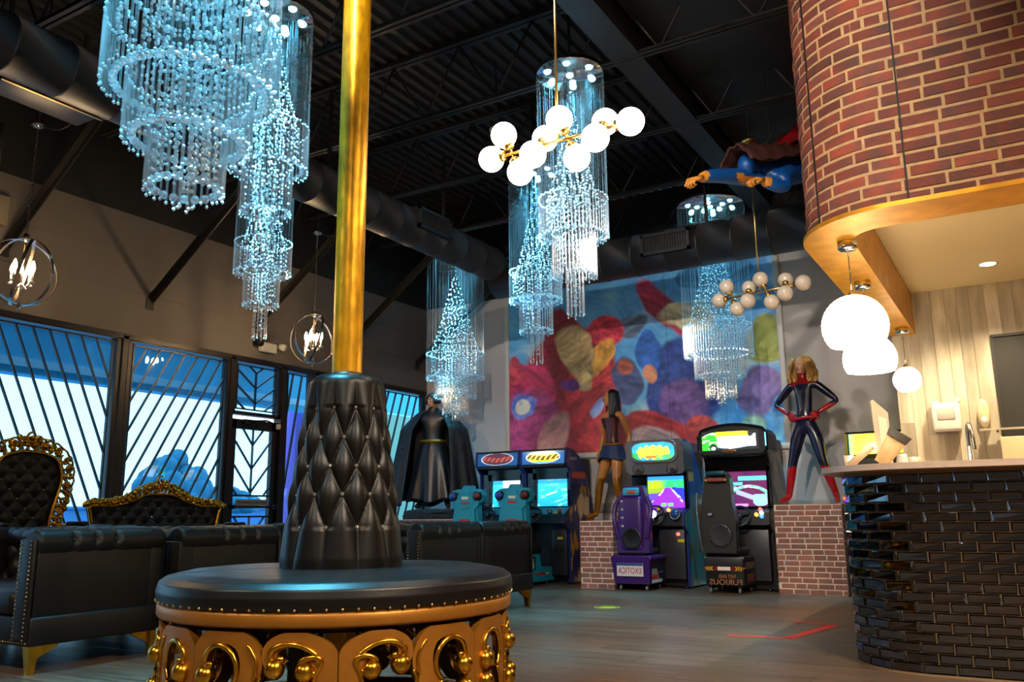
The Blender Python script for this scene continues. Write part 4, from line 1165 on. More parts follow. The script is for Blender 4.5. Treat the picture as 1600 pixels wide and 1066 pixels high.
# dome lamps added out of view, behind and beside the lens, as fill light
def dome(x, y, e):
    o = thing('dome_lamp', 'black dome lamp added out of view to brighten the room', 'pendant lamp', (x, y, 4.55), 0, 'dome lamps added out of view')
    part('shade', MB().lathe([(0.03, .22), (.06, .20), (.12, .15), (.20, .06), (.235, 0.0), (.23, 0.0), (.195, .055), (.115, .14), (.05, .18)], 32), M_dark, o)
    part('bulb', MB().ball((0, 0, .06), .055, 14, 10), EM('dome_bulb', (1.0, .82, .58), 30.0) if 'dome_bulb' not in MATS else MATS['dome_bulb'], o)
    part('rod', MB().cyl((0, 0, .2), (0, 0, ZC - 4.55), .008, 6), M_dark, o)
    spot('lamp', (0, 0, -0.005), e, (1.0, .80, .58), radians(150), .6, o, .05)
dome(-1.0, -1.2, 330); dome(1.9, 1.4, 760); dome(-5.2, -1.0, 260); dome(1.45, 3.0, 290)

def track(x, y, z, aim, e, label):  # spotlights added out of view to brighten the far wall and statues
    o = thing('fill_spotlight', label, 'spotlight', (x, y, z))
    d = (Vector(aim) - Vector((x, y, z))).normalized(); q = d.to_track_quat('-Z', 'Y').to_euler()
    part('can', MB().lathe([(0.0, .16), (.07, .16), (.085, .12), (.09, -.02), (.082, -.02), (.075, .10), (0, .11)], 24), M_dark, o, rot=q)
    part('arm', MB().cyl((0, 0, .05), (0, 0, ZC - z), .012, 8), M_dark, o)
    part('lens', MB().lathe([(0, .012), (.078, .012)], 24), EM('fill_spot_lens', (1.0, .90, .78), 8.0) if 'fill_spot_lens' not in MATS else MATS['fill_spot_lens'], o, rot=q)
    spot('lamp', tuple(d * 0.03), e, (1.0, .88, .76), radians(52), .8, o, .06, q)
track(-2.0, 0.9, 4.9, (-5.3, 11.3, 2.0), 560, 'black track spotlight above the lens, added to brighten the left half of the painting')
track(-0.9, 1.2, 4.9, (-2.6, 11.3, 1.7), 480, 'black track spotlight above the lens, added to brighten the wall around the blond statue')

# ================================================================== PAINTING ON THE FAR WALL
mu0, mu1, mz0, mz1 = -6.86, -2.66, 1.80, 4.38
o = thing('wall_painting', 'huge colourful painting in a white frame on the far wall', 'painting', ((mu0 + mu1) / 2, YF - 0.005, mz0))
def paint(u, v):
    w1 = fbm(u * 6, v * 4, 1) - .44; w2 = fbm(u * 6 + 9, v * 4 + 3, 5) - .44
    x = u + w1 * 0.10; y = (1 - v) + w2 * 0.14          # y counts downwards
    n = fbm(u * 14, v * 9, 11)
    c = mixc((0.035, 0.16, 0.40), (0.10, 0.36, 0.62), n * 1.2)
    cl = sstep(0.50, 0.72, fbm(u * 5 + 2, v * 4.5, 21)); c = mixc(c, (0.42, 0.55, 0.70), cl * 0.8 * sstep(.1, .5, y + .2))
    def blob(cx, cy, rx, ry, col, soft=0.25, ang=0.0):
        soft *= 0.35
        nonlocal c
        dx, dy = x - cx, y - cy; ca, sa = cos(ang), sin(ang); dx, dy = dx * ca + dy * sa, -dx * sa + dy * ca
        d = sqrt((dx / rx) ** 2 + (dy / ry) ** 2); t = 1 - sstep(1 - soft, 1 + soft * .4, d)
        k = 0.30 + 1.5 * fbm(u * 24 + cx * 9 + 6 * sin(v * 7 + cx * 20), v * 16 + 4 * sin(u * 9), 31); c = mixc(c, tuple(q * k for q in col), t)
    blob(0.03, 0.60, 0.10, 0.16, (0.10, 0.10, 0.34))
    blob(0.80, 0.06, 0.13, 0.09, (0.02, 0.10, 0.24)); blob(0.80, 0.25, 0.16, 0.03, (0.20, 0.42, 0.60))
    blob(0.62, 0.22, 0.05, 0.22, (0.30, 0.03, 0.07), .4, -.4); blob(0.70, 0.30, 0.10, 0.07, (0.42, 0.38, 0.24), .6, .5)
    blob(0.50, 0.28, 0.08, 0.06, (0.08, 0.12, 0.20), .5, -.6)
    blob(0.25, 0.66, 0.20, 0.42, (0.24, 0.018, 0.035)); blob(0.33, 0.72, 0.11, 0.30, (0.38, 0.03, 0.045)); blob(0.22, 0.34, 0.06, 0.24, (0.22, 0.02, 0.03))
    blob(0.39, 0.30, 0.085, 0.10, (0.42, 0.03, 0.06), .3); blob(0.36, 0.47, 0.05, 0.14, (0.48, 0.24, 0.05), .4, .4)
    blob(0.27, 0.43, 0.065, 0.20, (0.34, 0.25, 0.12), .35, -.15); blob(0.30, 0.62, 0.03, 0.06, (0.45, 0.33, 0.16), .5)
    blob(0.09, 0.62, 0.10, 0.17, (0.36, 0.03, 0.09), .3); blob(0.04, 0.50, 0.03, 0.10, (0.42, 0.05, 0.08), .3)
    blob(0.08, 0.82, 0.12, 0.20, (0.26, 0.04, 0.15), .3); blob(0.17, 0.92, 0.05, 0.16, (0.42, 0.22, 0.22), .6, .3)
    blob(0.245, 0.63, 0.05, 0.03, (0.12, 0.03, 0.22), .5, .6)
    blob(0.062, 0.735, 0.060, 0.085, (0.10, 0.16, 0.62), .4); blob(0.062, 0.735, 0.036, 0.055, (0.62, 0.72, 0.90), .4)
    blob(0.345, 0.78, 0.022, 0.06, (0.20, 0.30, 0.72), .4, .25)
    blob(0.46, 0.62, 0.055, 0.16, (0.035, 0.06, 0.16), .4); blob(0.46, 0.53, 0.03, 0.05, (0.28, 0.07, 0.05), .5)
    blob(0.66, 0.66, 0.14, 0.26, (0.022, 0.055, 0.24)); blob(0.55, 0.46, 0.05, 0.13, (0.02, 0.10, 0.38)); blob(0.545, 0.58, 0.03, 0.06, (0.42, 0.17, 0.10), .5)
    blob(0.67, 0.74, 0.09, 0.12, (0.12, 0.07, 0.24), .6); blob(0.73, 0.90, 0.05, 0.10, (0.36, 0.05, 0.05), .5)
    blob(0.56, 0.98, 0.17, 0.19, (0.34, 0.035, 0.045), .15); blob(0.57, 0.96, 0.10, 0.10, (0.44, 0.33, 0.36), .5)
    blob(0.97, 0.45, 0.07, 0.12, (0.22, 0.25, 0.05), .4); blob(0.92, 0.72, 0.08, 0.16, (0.15, 0.10, 0.26), .5); blob(0.88, 0.93, 0.06, 0.1, (0.20, 0.32, 0.24), .6)
    blob(0.985, 0.9, 0.03, 0.12, (0.12, 0.34, 0.66), .6)
    st_ = abs(sin((u * 60 + w1 * 40) + v * 30)); c = tuple(q * (0.85 + 0.25 * st_) for q in c)
    return tuple(min(1, q * 1.9) for q in c)
M_paint = VC('printed_canvas', 0.0, 0.45)
for k in range(3):
    a, c_ = (mu0, -5.60, -4.22, mu1)[k:k + 2]
    def pos(u, v, a=a, c_=c_): return (a + 0.002 + (c_ - a - 0.004) * u - (mu0 + mu1) / 2, -0.022 - (0.003 if k == 1 else 0), (mz1 - mz0) * v)
    u0, u1 = (a - mu0) / (mu1 - mu0), (c_ - mu0) / (mu1 - mu0)
    picture('canvas_panel', 90, 150, pos, lambda u, v, u0=u0, u1=u1: paint(u0 + (u1 - u0) * u, v), M_paint, o)
w_ = mu1 - mu0; h_ = mz1 - mz0
for (cx, cz, sx_, sz_) in ((0, -0.035, w_ + .16, .08), (0, h_ + .035, w_ + .16, .08), (-w_ / 2 - .04, h_ / 2, .08, h_), (w_ / 2 + .04, h_ / 2, .08, h_)):
    part('frame_rail', MB().rbox((cx, -0.025, cz), (sx_, 0.05, sz_), 0.008, 1), M_white, o)
part('backing', MB().box((0, -0.008, h_ / 2), (w_, 0.014, h_)), M_dark, o)

# ================================================================== BRICK PEDESTALS
def pedestal(label, x0, x1, y0, y1, h, seed):
    o = thing('brick_pedestal', label, 'pedestal', ((x0 + x1) / 2, y0, 0))
    w = x1 - x0; cx = 0
    part('core', MB().box((0, (y1 - y0) / 2 + .002, h / 2), (w - .004, y1 - y0 - .004, h)), M_mortar_w, o)
    rows = int(round(h / 0.0615)); ch = h / rows
    for r in range(rows):
        for face in ('f', 'r'):
            L0 = w if face == 'f' else min(0.5, y1 - y0); s = -0.08 * (r % 2) - 0.03 * hsh(r, seed); k = 0
            while s < L0 - 0.01:
                L = 0.115 + 0.075 * hsh(r, k, seed); a, c = max(0, s), min(L0, s + L - 0.014)
                if c - a > 0.02:
                    hh = ch - 0.016; t = 0.003 + 0.005 * hsh(r, k, seed + 3)
                    if face == 'f': m = MB().box((a + (c - a) / 2 - w / 2, 0.0, ch * (r + .5)), (c - a, t * 2, hh)); m = part('brick', m, M_brick2, o)
                    else: m = MB().box((w / 2, a + (c - a) / 2, ch * (r + .5)), (t * 2, c - a, hh)); m = part('brick', m, M_brick2, o)
                s += L; k += 1
    return o
pedestal('low brick pedestal under the statue of the dark haired woman', -5.02, -4.56, 10.02, 11.3, 0.83, 3)
p2_ = pedestal('tall brick pedestal under the statue of the blond woman', -2.59, -1.84, 10.22, 10.60, 1.0, 8)
part('edge_board', MB().box((0.425, 0.12, 0.5), (0.08, 0.22, 1.0)), M_dark, p2_, label='black board along the right edge')
pedestal('brick pedestal with a dark rock top under the hooded figure', -8.06, -7.02, 10.12, 11.3, 0.865, 5)
rk = MB()
def rockf(u, v):
    a = 2 * pi * u; k = [(0.0, 0.145), (0.75, 0.145), (1.0, 0.12), (1.03, 0.06), (1.02, 0.0)]; t = v * 4; i = min(3, int(t)); f = t - i
    r = k[i][0] + (k[i + 1][0] - k[i][0]) * f; z = k[i][1] + (k[i + 1][1] - k[i][1]) * f
    q = 1 / max(abs(cos(a)), abs(sin(a))) ** 0.85; n = 1 + 0.07 * (vnoise(a * 4, z * 40, 2) - .5)
    return (-7.55 + 0.50 * r * q * cos(a) * n, 10.62 + 0.47 * r * q * sin(a) * n, 0.866 + z + 0.02 * (vnoise(cos(a) * 6 * r, sin(a) * 6 * r, 7) - .5) * (1 if z > .1 else 0))
rk.grid(rockf, 60, 16, cu=True, smooth=False)
tag(part('rock_base', rk, M_rock), 'dark cast rock slab lying on the brick pedestal under the hooded figure', 'rock')

# ================================================================== STATUES (plain stand-in figures)
def skin_mesh(verts, edges, root, sub=2):
    me = bpy.data.meshes.new('body'); me.from_pydata([v[0] for v in verts], edges, []); ob = bpy.data.objects.new('body', me); COL.objects.link(ob)
    md = ob.modifiers.new('skin', 'SKIN'); md.use_smooth_shade = True; md.branch_smoothing = 0.6
    for i, (p, r) in enumerate(verts):
        sv = me.skin_vertices[0].data[i]; sv.radius = r if isinstance(r, tuple) else (r, r); sv.use_root = (i == root)
    sd = ob.modifiers.new('sub', 'SUBSURF'); sd.levels = sub; sd.render_levels = sub
    dg = bpy.context.evaluated_depsgraph_get(); dg.update()
    out = bpy.data.meshes.new_from_object(ob.evaluated_get(dg)); bpy.data.objects.remove(ob)
    return out
def merge_into(me, mbx):
    bm = bmesh.new(); bm.from_mesh(me); tmp = mbx.mesh('tmp', []); bm.from_mesh(tmp); bm.to_mesh(me); bm.free(); bpy.data.meshes.remove(tmp)
def add_hand(fm, wrist, dirv, nrm, sc=1.0, curl=0.6, side=1):
    """palm and five bent fingers growing from the wrist"""
    d = Vector(dirv).normalized(); n = Vector(nrm); n = (n - d * n.dot(d)).normalized(); s = d.cross(n) * side
    w = Vector(wrist); kn = w + d * 0.085 * sc
    for i in range(5):
        t = i / 4; fm.tube([w + d * (0.0) + s * (t - .5) * 0.045 * sc, w + d * 0.045 * sc + s * (t - .5) * 0.066 * sc, kn + s * (t - .5) * 0.070 * sc], [0.015 * sc, 0.0155 * sc, 0.0125 * sc], 7)
    for i, L in enumerate((0.072, 0.082, 0.077, 0.060)):
        b_ = kn + s * ((i / 3 - .5) * 0.066 * sc); a = 0.0; p = b_; pts = [b_ - d * .02 * sc, b_]
        for q, f in enumerate((0.45, 0.32, 0.23)):
            a += curl * (0.9 if q else 0.6); dd = d * cos(a) + n * sin(a); p = p + dd * (L * f * sc); pts.append(p)
        fm.tube(pts, [0.0095 * sc, 0.0095 * sc, 0.0088 * sc, 0.008 * sc, 0.006 * sc], 7); fm.ball(pts[-1], 0.006 * sc, 6, 4)
    b_ = w + d * 0.025 * sc - s * 0.028 * sc; p1 = b_ + (d * .6 - s * .7 + n * .3).normalized() * .035 * sc; p2 = p1 + (d * .9 - s * .2 + n * .4).normalized() * .028 * sc; p3 = p2 + (d + n * .5).normalized() * .022 * sc
    fm.tube([b_, p1, p2, p3], [0.014 * sc, 0.0115 * sc, 0.010 * sc, 0.007 * sc], 7); fm.ball(p3, 0.007 * sc, 6, 4)
def face(fm, hc, yaw, sc=1.0, pitch=0.0):
    """nose, lips, chin, brow and ears on the head"""
    Mx = Matrix.Translation(hc) @ Matrix.Rotation(yaw, 4, 'Z') @ Matrix.Rotation(pitch, 4, 'X')
    fm.ball((0, 0, 0), 1.0, 20, 14, M=Mx, sc=(0.074 * sc, 0.092 * sc, 0.105 * sc))
    fm.ball((0, -0.028 * sc, -0.045 * sc), 1.0, 16, 10, M=Mx, sc=(0.056 * sc, 0.060 * sc, 0.068 * sc))
    fm.tube([(0, -0.088 * sc, 0.012 * sc), (0, -0.104 * sc, -0.018 * sc), (0, -0.109 * sc, -0.030 * sc), (0, -0.088 * sc, -0.036 * sc)], [0.007 * sc, 0.010 * sc, 0.012 * sc, 0.008 * sc], 8, M=Mx)
    for s in (-1, 1):
        fm.ball((s * 0.074 * sc, 0.008 * sc, -0.012 * sc), 1.0, 8, 6, M=Mx, sc=(0.010 * sc, 0.018 * sc, 0.030 * sc))
        fm.tube([(s * .012 * sc, -0.088 * sc, 0.022 * sc), (s * .032 * sc, -0.086 * sc, 0.030 * sc), (s * .052 * sc, -0.070 * sc, 0.020 * sc)], 0.006 * sc, 6, M=Mx)
    return Mx
def eyes_lips(parent, Mx, sc, lipmat):
    w_, d_ = MATS.get('eye_white') or P('eye_white', 'd8d4cc', 0.3), MATS.get('iris') or P('iris', '2b2018', 0.3)
    for s in (-1, 1):
        e = part('eye', MB().ball((s * 0.031 * sc, -0.078 * sc, 0.004 * sc), 1.0, 10, 8, M=Mx, sc=(0.014 * sc, 0.010 * sc, 0.008 * sc)), w_, parent)
        part('iris', MB().ball((s * 0.031 * sc, -0.0865 * sc, 0.004 * sc), 0.0055 * sc, 8, 6, M=Mx), d_, e)
    part('lips', MB().tube([(-.022 * sc, -0.080 * sc, -0.058 * sc), (0, -0.091 * sc, -0.057 * sc), (.022 * sc, -0.080 * sc, -0.058 * sc)], [0.003 * sc, 0.007 * sc, 0.003 * sc], 6, M=Mx), lipmat, parent)
def finish(me, mats, pick, parent, name='body'):
    me.materials.clear()
    for m in mats: me.materials.append(m)
    for p in me.polygons: p.material_index = pick(p.center); p.use_smooth = True
    me.name = name
    return obj(name, me, parent)
M_skin = P('painted_skin', 'd9a27c', 0.45); M_skin2 = P('tan_painted_skin', 'bd7a3c', 0.4); M_lip = P('lip_paint', '8c3a34', 0.35)
M_navy = P('glossy_navy_vinyl', '141735', 0.22, var=0.2, vscale=9); M_red = P('glossy_red_vinyl', '9c1219', 0.22, var=0.2, vscale=9)
M_maroon = P('maroon_leather', '4b141c', 0.35, var=0.25, vscale=10); M_blueskirt = P('navy_cloth', '1d2f5c', 0.55, var=0.2, vscale=8)
M_bronze = P('bronze_boot_paint', 'a36a1c', 0.32, metal=0.6, var=0.25, vscale=9); M_blond = P('blond_hair', 'c79a55', 0.5, var=0.25, vscale=14); M_hairdk = P('black_hair', '0f0c0b', 0.4)
def woman(arms, legs, neck_c=(0, 0.0, 1.52), head=(0, -0.012, 1.625), chest=(0, 0.0, 1.27)):
    V = [((0, 0, 0.95), (0.135, 0.10)), ((0, 0.005, 1.09), (0.105, 0.082)), (chest, (0.135, 0.098)), ((0, 0.005, 1.41), (0.115, 0.07)), (neck_c, 0.048), (head, 0.062)]
    E_ = [(0, 1), (1, 2), (2, 3), (3, 4), (4, 5)]
    for s, (el, wr) in zip((-1, 1), arms):
        i = len(V); V += [((s * 0.155, 0.005, 1.405), 0.055), (tuple((Vector((s * .165, .005, 1.40)) + Vector(el)) / 2), 0.047), (el, 0.038), (tuple((Vector(el) + Vector(wr)) / 2), 0.037), (wr, 0.026)]
        E_ += [(3, i), (i, i + 1), (i + 1, i + 2), (i + 2, i + 3), (i + 3, i + 4)]
    for s, (kn, an, toe) in zip((-1, 1), legs):
        i = len(V); hip = Vector((s * 0.088, 0, 0.875)); V += [(tuple(hip), 0.096), (tuple((hip + Vector(kn)) / 2), 0.078), (kn, 0.056), (tuple(Vector(kn) * .62 + Vector(an) * .38), 0.055), (an, 0.037), (tuple(Vector(an) * .45 + Vector(toe) * .55 - Vector((0, 0, .005))), 0.036), (toe, 0.027)]
        E_ += [(0, i)] + [(i + k, i + k + 1) for k in range(6)]
    return V, E_
# blond woman, hands on hips
o = thing('statue_woman', 'statue of a blond woman in navy suit, red gloves and boots, hands on hips', 'statue', (-2.19, 10.42, 1.002), -0.16)
V, E_ = woman([((-0.375, 0.05, 1.19), (-0.17, -0.06, 1.055)), ((0.375, 0.05, 1.19), (0.17, -0.06, 1.055))],
              [((-0.185, -0.03, 0.49), (-0.275, 0.0, 0.085), (-0.33, -0.14, 0.035)), ((0.175, -0.03, 0.49), (0.285, 0.02, 0.085), (0.335, -0.11, 0.035))])
me = skin_mesh(V, E_, 0); fm = MB()
Mx = face(fm, (0, -0.014, 1.635), -0.1)
add_hand(fm, (-0.17, -0.06, 1.055), (0.75, -0.45, -0.45), (0.3, 0.8, -0.3), 0.95, 0.5, 1); add_hand(fm, (0.17, -0.06, 1.055), (-0.75, -0.45, -0.45), (-0.3, 0.8, -0.3), 0.95, 0.5, -1)
merge_into(me, fm)
def pick(c):
    if c.z > 1.535: return 2
    if c.z < 0.44 or (c.z > 1.395 and abs(c.x) < 0.14): return 1
    if (abs(c.x) > 0.15 and 0.9 < c.z < 1.16 and abs(c.x) > 0.20) or (c.y < -0.07 and 0.95 < c.z < 1.10 and 0.09 < abs(c.x)): return 1
    return 0
bd = finish(me, [M_navy, M_red, M_skin], pick, o); eyes_lips(bd, Mx, 1.0, M_lip)
bl_ = MB()      # belt worn low on the hips
bl_.tube([(0.150 * cos(a), 0.118 * sin(a), 1.0 + 0.015 * cos(a)) for a in [2 * pi * k / 28 for k in range(28)]], [0.020] * 28, 8, closed=True); part('belt', bl_, M_red, o)
def hair(o, Mx, mat, R, length, wave, nst, seed, frontgap=0.9, name='hair'):
    rnd = random.Random(seed); m = MB()
    m.ball((0, 0.034, 0.030), 1.0, 20, 12, M=Mx, sc=(0.088, 0.090, 0.102))
    for k in range(nst):
        a = frontgap + (2 * pi - 2 * frontgap) * k / (nst - 1) - pi / 2; r0 = 0.082
        pts = []; rs = []
        for q in range(9):
            t = q / 8; rr = r0 + (R - r0) * sin(min(1, t * 1.5) * pi / 2); z = 0.09 - length * t; ww = wave * sin(t * 14 + k * 1.7)
            pts.append(((rr + ww) * cos(a + ww * 2), 0.012 + (rr * 0.95 + ww) * sin(a + ww * 2), z)); rs.append((0.018 if k in (0, nst - 1) else 0.024) * (1 - 0.35 * t) + 0.004 * rnd.random())
        m.tube(pts, rs, 7, M=Mx)
    return part(name, m, mat, o)
hair(o, Mx, M_blond, 0.155, 0.30, 0.013, 30, 3, 0.86)
# dark haired woman striding
o = thing('statue_woman', 'statue of a woman with long black hair, maroon bodice, blue skirt and bronze boots', 'statue', (-4.79, 10.62, 0.835), -0.38)
V, E_ = woman([((-0.235, 0.06, 1.14), (-0.255, -0.01, 0.90)), ((0.225, 0.10, 1.15), (0.235, 0.06, 0.90))],
              [((-0.20, -0.07, 0.50), (-0.335, -0.02, 0.085), (-0.40, -0.16, 0.035)), ((0.11, -0.06, 0.48), (0.13, 0.04, 0.085), (0.14, -0.10, 0.035))])
me = skin_mesh(V, E_, 0); fm = MB(); Mx = face(fm, (0, -0.014, 1.635), -0.55)
add_hand(fm, (-0.255, -0.01, 0.90), (-0.1, -0.15, -1), (1, -.1, 0), 0.95, 0.4, 1); add_hand(fm, (0.235, 0.06, 0.90), (0.1, -0.15, -1), (-1, -.1, 0), 0.95, 0.4, -1)
merge_into(me, fm)
def pick(c):
    if 0.98 < c.z < 1.37 and abs(c.x) < 0.17 and not (abs(c.x) > 0.145 and c.z < 1.2): return 1
    if c.z < 0.56 and c.z > -.1: return 2
    if 0.82 < c.z <= 0.98 and abs(c.x) < 0.19: return 3
    return 0
bd = finish(me, [M_skin2, M_maroon, M_bronze, M_blueskirt], pick, o); eyes_lips(bd, Mx, 1.0, M_lip)
sk = MB()
def skirtf(u, v):
    a = 2 * pi * u; r = 1 + 0.55 * v + 0.06 * v * sin(a * 9); return (0.150 * r * cos(a), 0.115 * r * sin(a), 1.00 - 0.20 * v - 0.02 * v * cos(a * 2))
sk.grid(skirtf, 72, 8, cu=True); sk.grid(lambda u, v: tuple(Vector(skirtf(u, v)) * 1.0 + Vector((0, 0, 0.001))), 72, 8, cu=True); part('skirt', sk, M_blueskirt, o)
part('belt', MB().tube([(0.148 * cos(a), 0.113 * sin(a), 1.0) for a in [2 * pi * k / 28 for k in range(28)]], 0.017, 8, closed=True), M_bronze, o)
hair(o, Mx, M_hairdk, 0.112, 0.36, 0.003, 22, 4, 1.1)
# hooded, cloaked man
o = thing('statue_man', 'statue of a hooded man in black cloak and gold belt on the rock slab', 'statue', (-7.75, 10.55, 1.005), 0.40)
M_tunic = P('black_tunic', '1d212b', 0.34, var=0.3, vscale=12); M_cloak = P('black_cloak', '0f0e10', 0.6); M_gold2 = P('dull_gold_belt', '8a6a17', 0.4, metal=0.5)
V, E_ = [((0, 0, 0.95), (0.17, 0.125)), ((0, 0, 1.10), (0.17, 0.12)), ((0, 0, 1.28), (0.225, 0.15)), ((0, 0, 1.42), (0.185, 0.105)), ((0, -0.01, 1.53), 0.062), ((0, -0.03, 1.63), 0.07)], [(0, 1), (1, 2), (2, 3), (3, 4), (4, 5)]
for s, el, wr in ((-1, (-0.40, -0.02, 1.18), (-0.43, -0.14, 0.96)), (1, (0.40, 0.0, 1.19), (0.47, -0.10, 1.0))):
    i = len(V); V += [((s * 0.205, 0, 1.40), 0.075), (tuple((Vector((s * .21, 0, 1.4)) + Vector(el)) / 2), 0.064), (el, 0.052), (tuple((Vector(el) + Vector(wr)) / 2), 0.052), (wr, 0.036)]
    E_ += [(3, i), (i, i + 1), (i + 1, i + 2), (i + 2, i + 3), (i + 3, i + 4)]
for s, kn, an, toe in ((-1, (-0.16, -0.08, 0.50), (-0.19, 0.0, 0.09), (-0.22, -0.16, 0.04)), (1, (0.17, -0.10, 0.50), (0.22, 0.02, 0.09), (0.27, -0.13, 0.04))):
    i = len(V); hip = Vector((s * 0.10, 0, 0.87)); V += [(tuple(hip), 0.115), (tuple((hip + Vector(kn)) / 2), 0.098), (kn, 0.07), (tuple(Vector(kn) * .62 + Vector(an) * .38), 0.068), (an, 0.046), (tuple((Vector(an) + Vector(toe)) / 2), 0.043), (toe, 0.035)]
    E_ += [(0, i)] + [(i + k, i + k + 1) for k in range(6)]
me = skin_mesh(V, E_, 0); fm = MB(); Mx = face(fm, (0, -0.03, 1.645), -0.55, 1.04, 0.1)
add_hand(fm, (-0.43, -0.14, 0.96), (-.1, -.3, -1), (1, -.2, 0), 1.1, 0.5, 1); add_hand(fm, (0.47, -0.10, 1.0), (.1, -.3, -1), (-1, -.2, 0), 1.1, 0.5, -1); merge_into(me, fm)
bd = finish(me, [M_tunic, M_skin], lambda c: 1 if c.z > 1.545 else 0, o); eyes_lips(bd, Mx, 1.04, M_lip)
part('belt', MB().tube([(0.190 * cos(a), 0.142 * sin(a), 1.02) for a in [2 * pi * k / 28 for k in range(28)]], 0.026, 8, closed=True), M_gold2, o)
rb_ = MB()
def robef(u, v):
    a = 2 * pi * u; f = 1 + 0.10 * v * sin(a * 11 + 2 * sin(a * 2)); rx = 0.185 + 0.20 * v ** .8; ry = 0.14 + 0.12 * v ** .8
    return (rx * f * cos(a), ry * f * sin(a), 1.0 - 0.86 * v + 0.03 * v * sin(a * 5))
rb_.grid(robef, 120, 20, cu=True); part('robe', rb_, M_tunic, o)
hd = MB()
def hoodf(u, v):
    t = v * pi * 0.66; g = 0.80 * sstep(0.85, 1.35, t); a = -pi / 2 + g + (2 * pi - 2 * g) * u
    r = 0.112 * sin(max(0.001, t)) + (0.02 if v > .85 else 0); return (r * cos(a) * 0.95, r * sin(a) + 0.0, 0.012 + 0.118 * cos(t))
hd.grid(hoodf, 40, 14, M=Mx); ho = part('hood', hd, M_cloak, o); sm = ho.modifiers.new('thick', 'SOLIDIFY'); sm.thickness = 0.012
ck = MB()
def cloakf(u, v):
    a = -pi / 2 + 0.55 + (2 * pi - 1.10) * u
    rx = 0.19 + 0.29 * min(1, v / 0.22) ** 0.7 * (1 if v > 0 else 0) + 0.22 * v; ry = 0.13 + 0.10 * min(1, v / .2) + 0.24 * v
    f = 1 + 0.055 * v * sin(a * 17 + 2 * sin(a * 3)) * min(1, v * 3); drop = 0.05 * sin(a * 6) * v
    sh = 0.18 * max(0, abs(cos(a)) - .2) * min(1, v * 4) * 0.0
    return (rx * f * cos(a), ry * f * sin(a) + 0.03, 1.50 - 1.40 * v + drop - (0.10 * (1 - (1 - min(1, v / .15)) ** 2) * abs(cos(a)) * 0))
ck.grid(cloakf, 150, 40); co_ = part('cloak', ck, M_cloak, o); sm = co_.modifiers.new('thick', 'SOLIDIFY'); sm.thickness = 0.012
# flying figure hung under the roof
o = thing('flying_figure', 'flying blue figure with outstretched fist, hung under the roof beside the brick bulkhead', 'statue', (0, 0, 0))
M_blue = P('blue_paint', '0f4f9c', 0.4, var=0.1, vscale=6); M_fist = P('orange_tan_paint', 'c8822c', 0.45); M_redcl = P('red_cloth', 'a80f1c', 0.55); M_dkred = P('dark_red_brown_cloth', '47201a', 0.75, var=0.4, vscale=16, bump=0.4, bscale=22)
ax = Vector((0.42, 0.86, 0.30)).normalized()
V = [((-1.38, 8.62, 4.38), 0.14), ((-1.52, 8.40, 4.30), 0.14), ((-1.66, 8.15, 4.20), 0.19), ((-1.76, 7.92, 4.17), 0.15), ((-1.83, 7.76, 4.14), 0.07), ((-1.88, 7.62, 4.14), 0.075),
     ((-1.87, 7.80, 4.07), 0.095), ((-1.96, 7.50, 4.00), 0.085), ((-2.05, 7.22, 3.93), 0.070), ((-2.12, 7.05, 3.88), 0.062), ((-2.16, 6.97, 3.84), 0.042),
     ((-1.62, 7.82, 4.02), 0.09), ((-1.60, 7.85, 3.92), 0.08), ((-1.66, 7.72, 3.92), 0.068), ((-1.76, 7.60, 3.95), 0.052),
     ((-1.36, 8.85, 4.50), 0.10), ((-1.40, 9.0, 4.72), 0.075), ((-1.44, 9.15, 4.95), 0.05)]
E_ = [(0, 1), (1, 2), (2, 3), (3, 4), (4, 5), (3, 6), (6, 7), (7, 8), (8, 9), (9, 10), (3, 11), (11, 12), (12, 13), (13, 14), (0, 15), (15, 16), (16, 17)]
V = [((p[0] - 0.06, p[1], p[2]), r) for p, r in V]
me = skin_mesh(V, E_, 0); fm = MB()
fd = Vector((-0.30, -0.55, -0.25)).normalized()
add_hand(fm, (-2.21, 6.98, 3.85), fd, (0.0, 0.5, -1), 1.35, 1.35, 1); add_hand(fm, (-1.82, 7.60, 3.95), (-0.6, -0.8, -.05), (0.2, .5, -1), 1.3, 1.3, -1)
fm.ball((-1.95, 7.60, 4.13), 1.0, 16, 12, sc=(0.085, 0.10, 0.11)); merge_into(me, fm)
def pick(c):
    return 1 if (c.y < 7.02 and c.z < 3.92) or (c.x > -1.99 and c.y < 7.63 and c.z < 4.0) else 0
finish(me, [M_blue, M_fist], pick, o)
cp = MB()
def cpf(u, v):
    p = Vector((-2.02, 7.42, 4.08)).lerp(Vector((-1.50, 8.6, 4.42)), u); s = (v - .5); w = 0.20 + 0.12 * u
    sd = Vector((0.80, -0.38, 0.0)).normalized()
    return p + sd * (s * 2 * w) + Vector((0, 0, 0.20 * (1 - (2 * s) ** 2) + 0.012 * sin(u * 40) + 0.015 * sin(v * 22 + u * 9)))
cp.grid(cpf, 40, 30); c_ = part('shoulder_cloth', cp, M_dkred, o); sm = c_.modifiers.new('thick', 'SOLIDIFY'); sm.thickness = 0.015
cp = MB()
def cpf2(u, v):
    p = Vector((-1.79, 7.92, 4.33)).lerp(Vector((-1.56, 8.6, 4.95)), u ** 0.9); sd = Vector((0.80, -0.38, 0.0)).normalized(); w = 0.10 + 0.26 * u
    return p + sd * ((v - .45) * 2 * w) + Vector((0, 0, 0.03 * sin(v * 16 + 2 * u) * u - 0.25 * u * abs(v - .45)))
cp.grid(cpf2, 30, 30); c_ = part('cape', cp, M_redcl, o); sm = c_.modifiers.new('thick', 'SOLIDIFY'); sm.thickness = 0.01
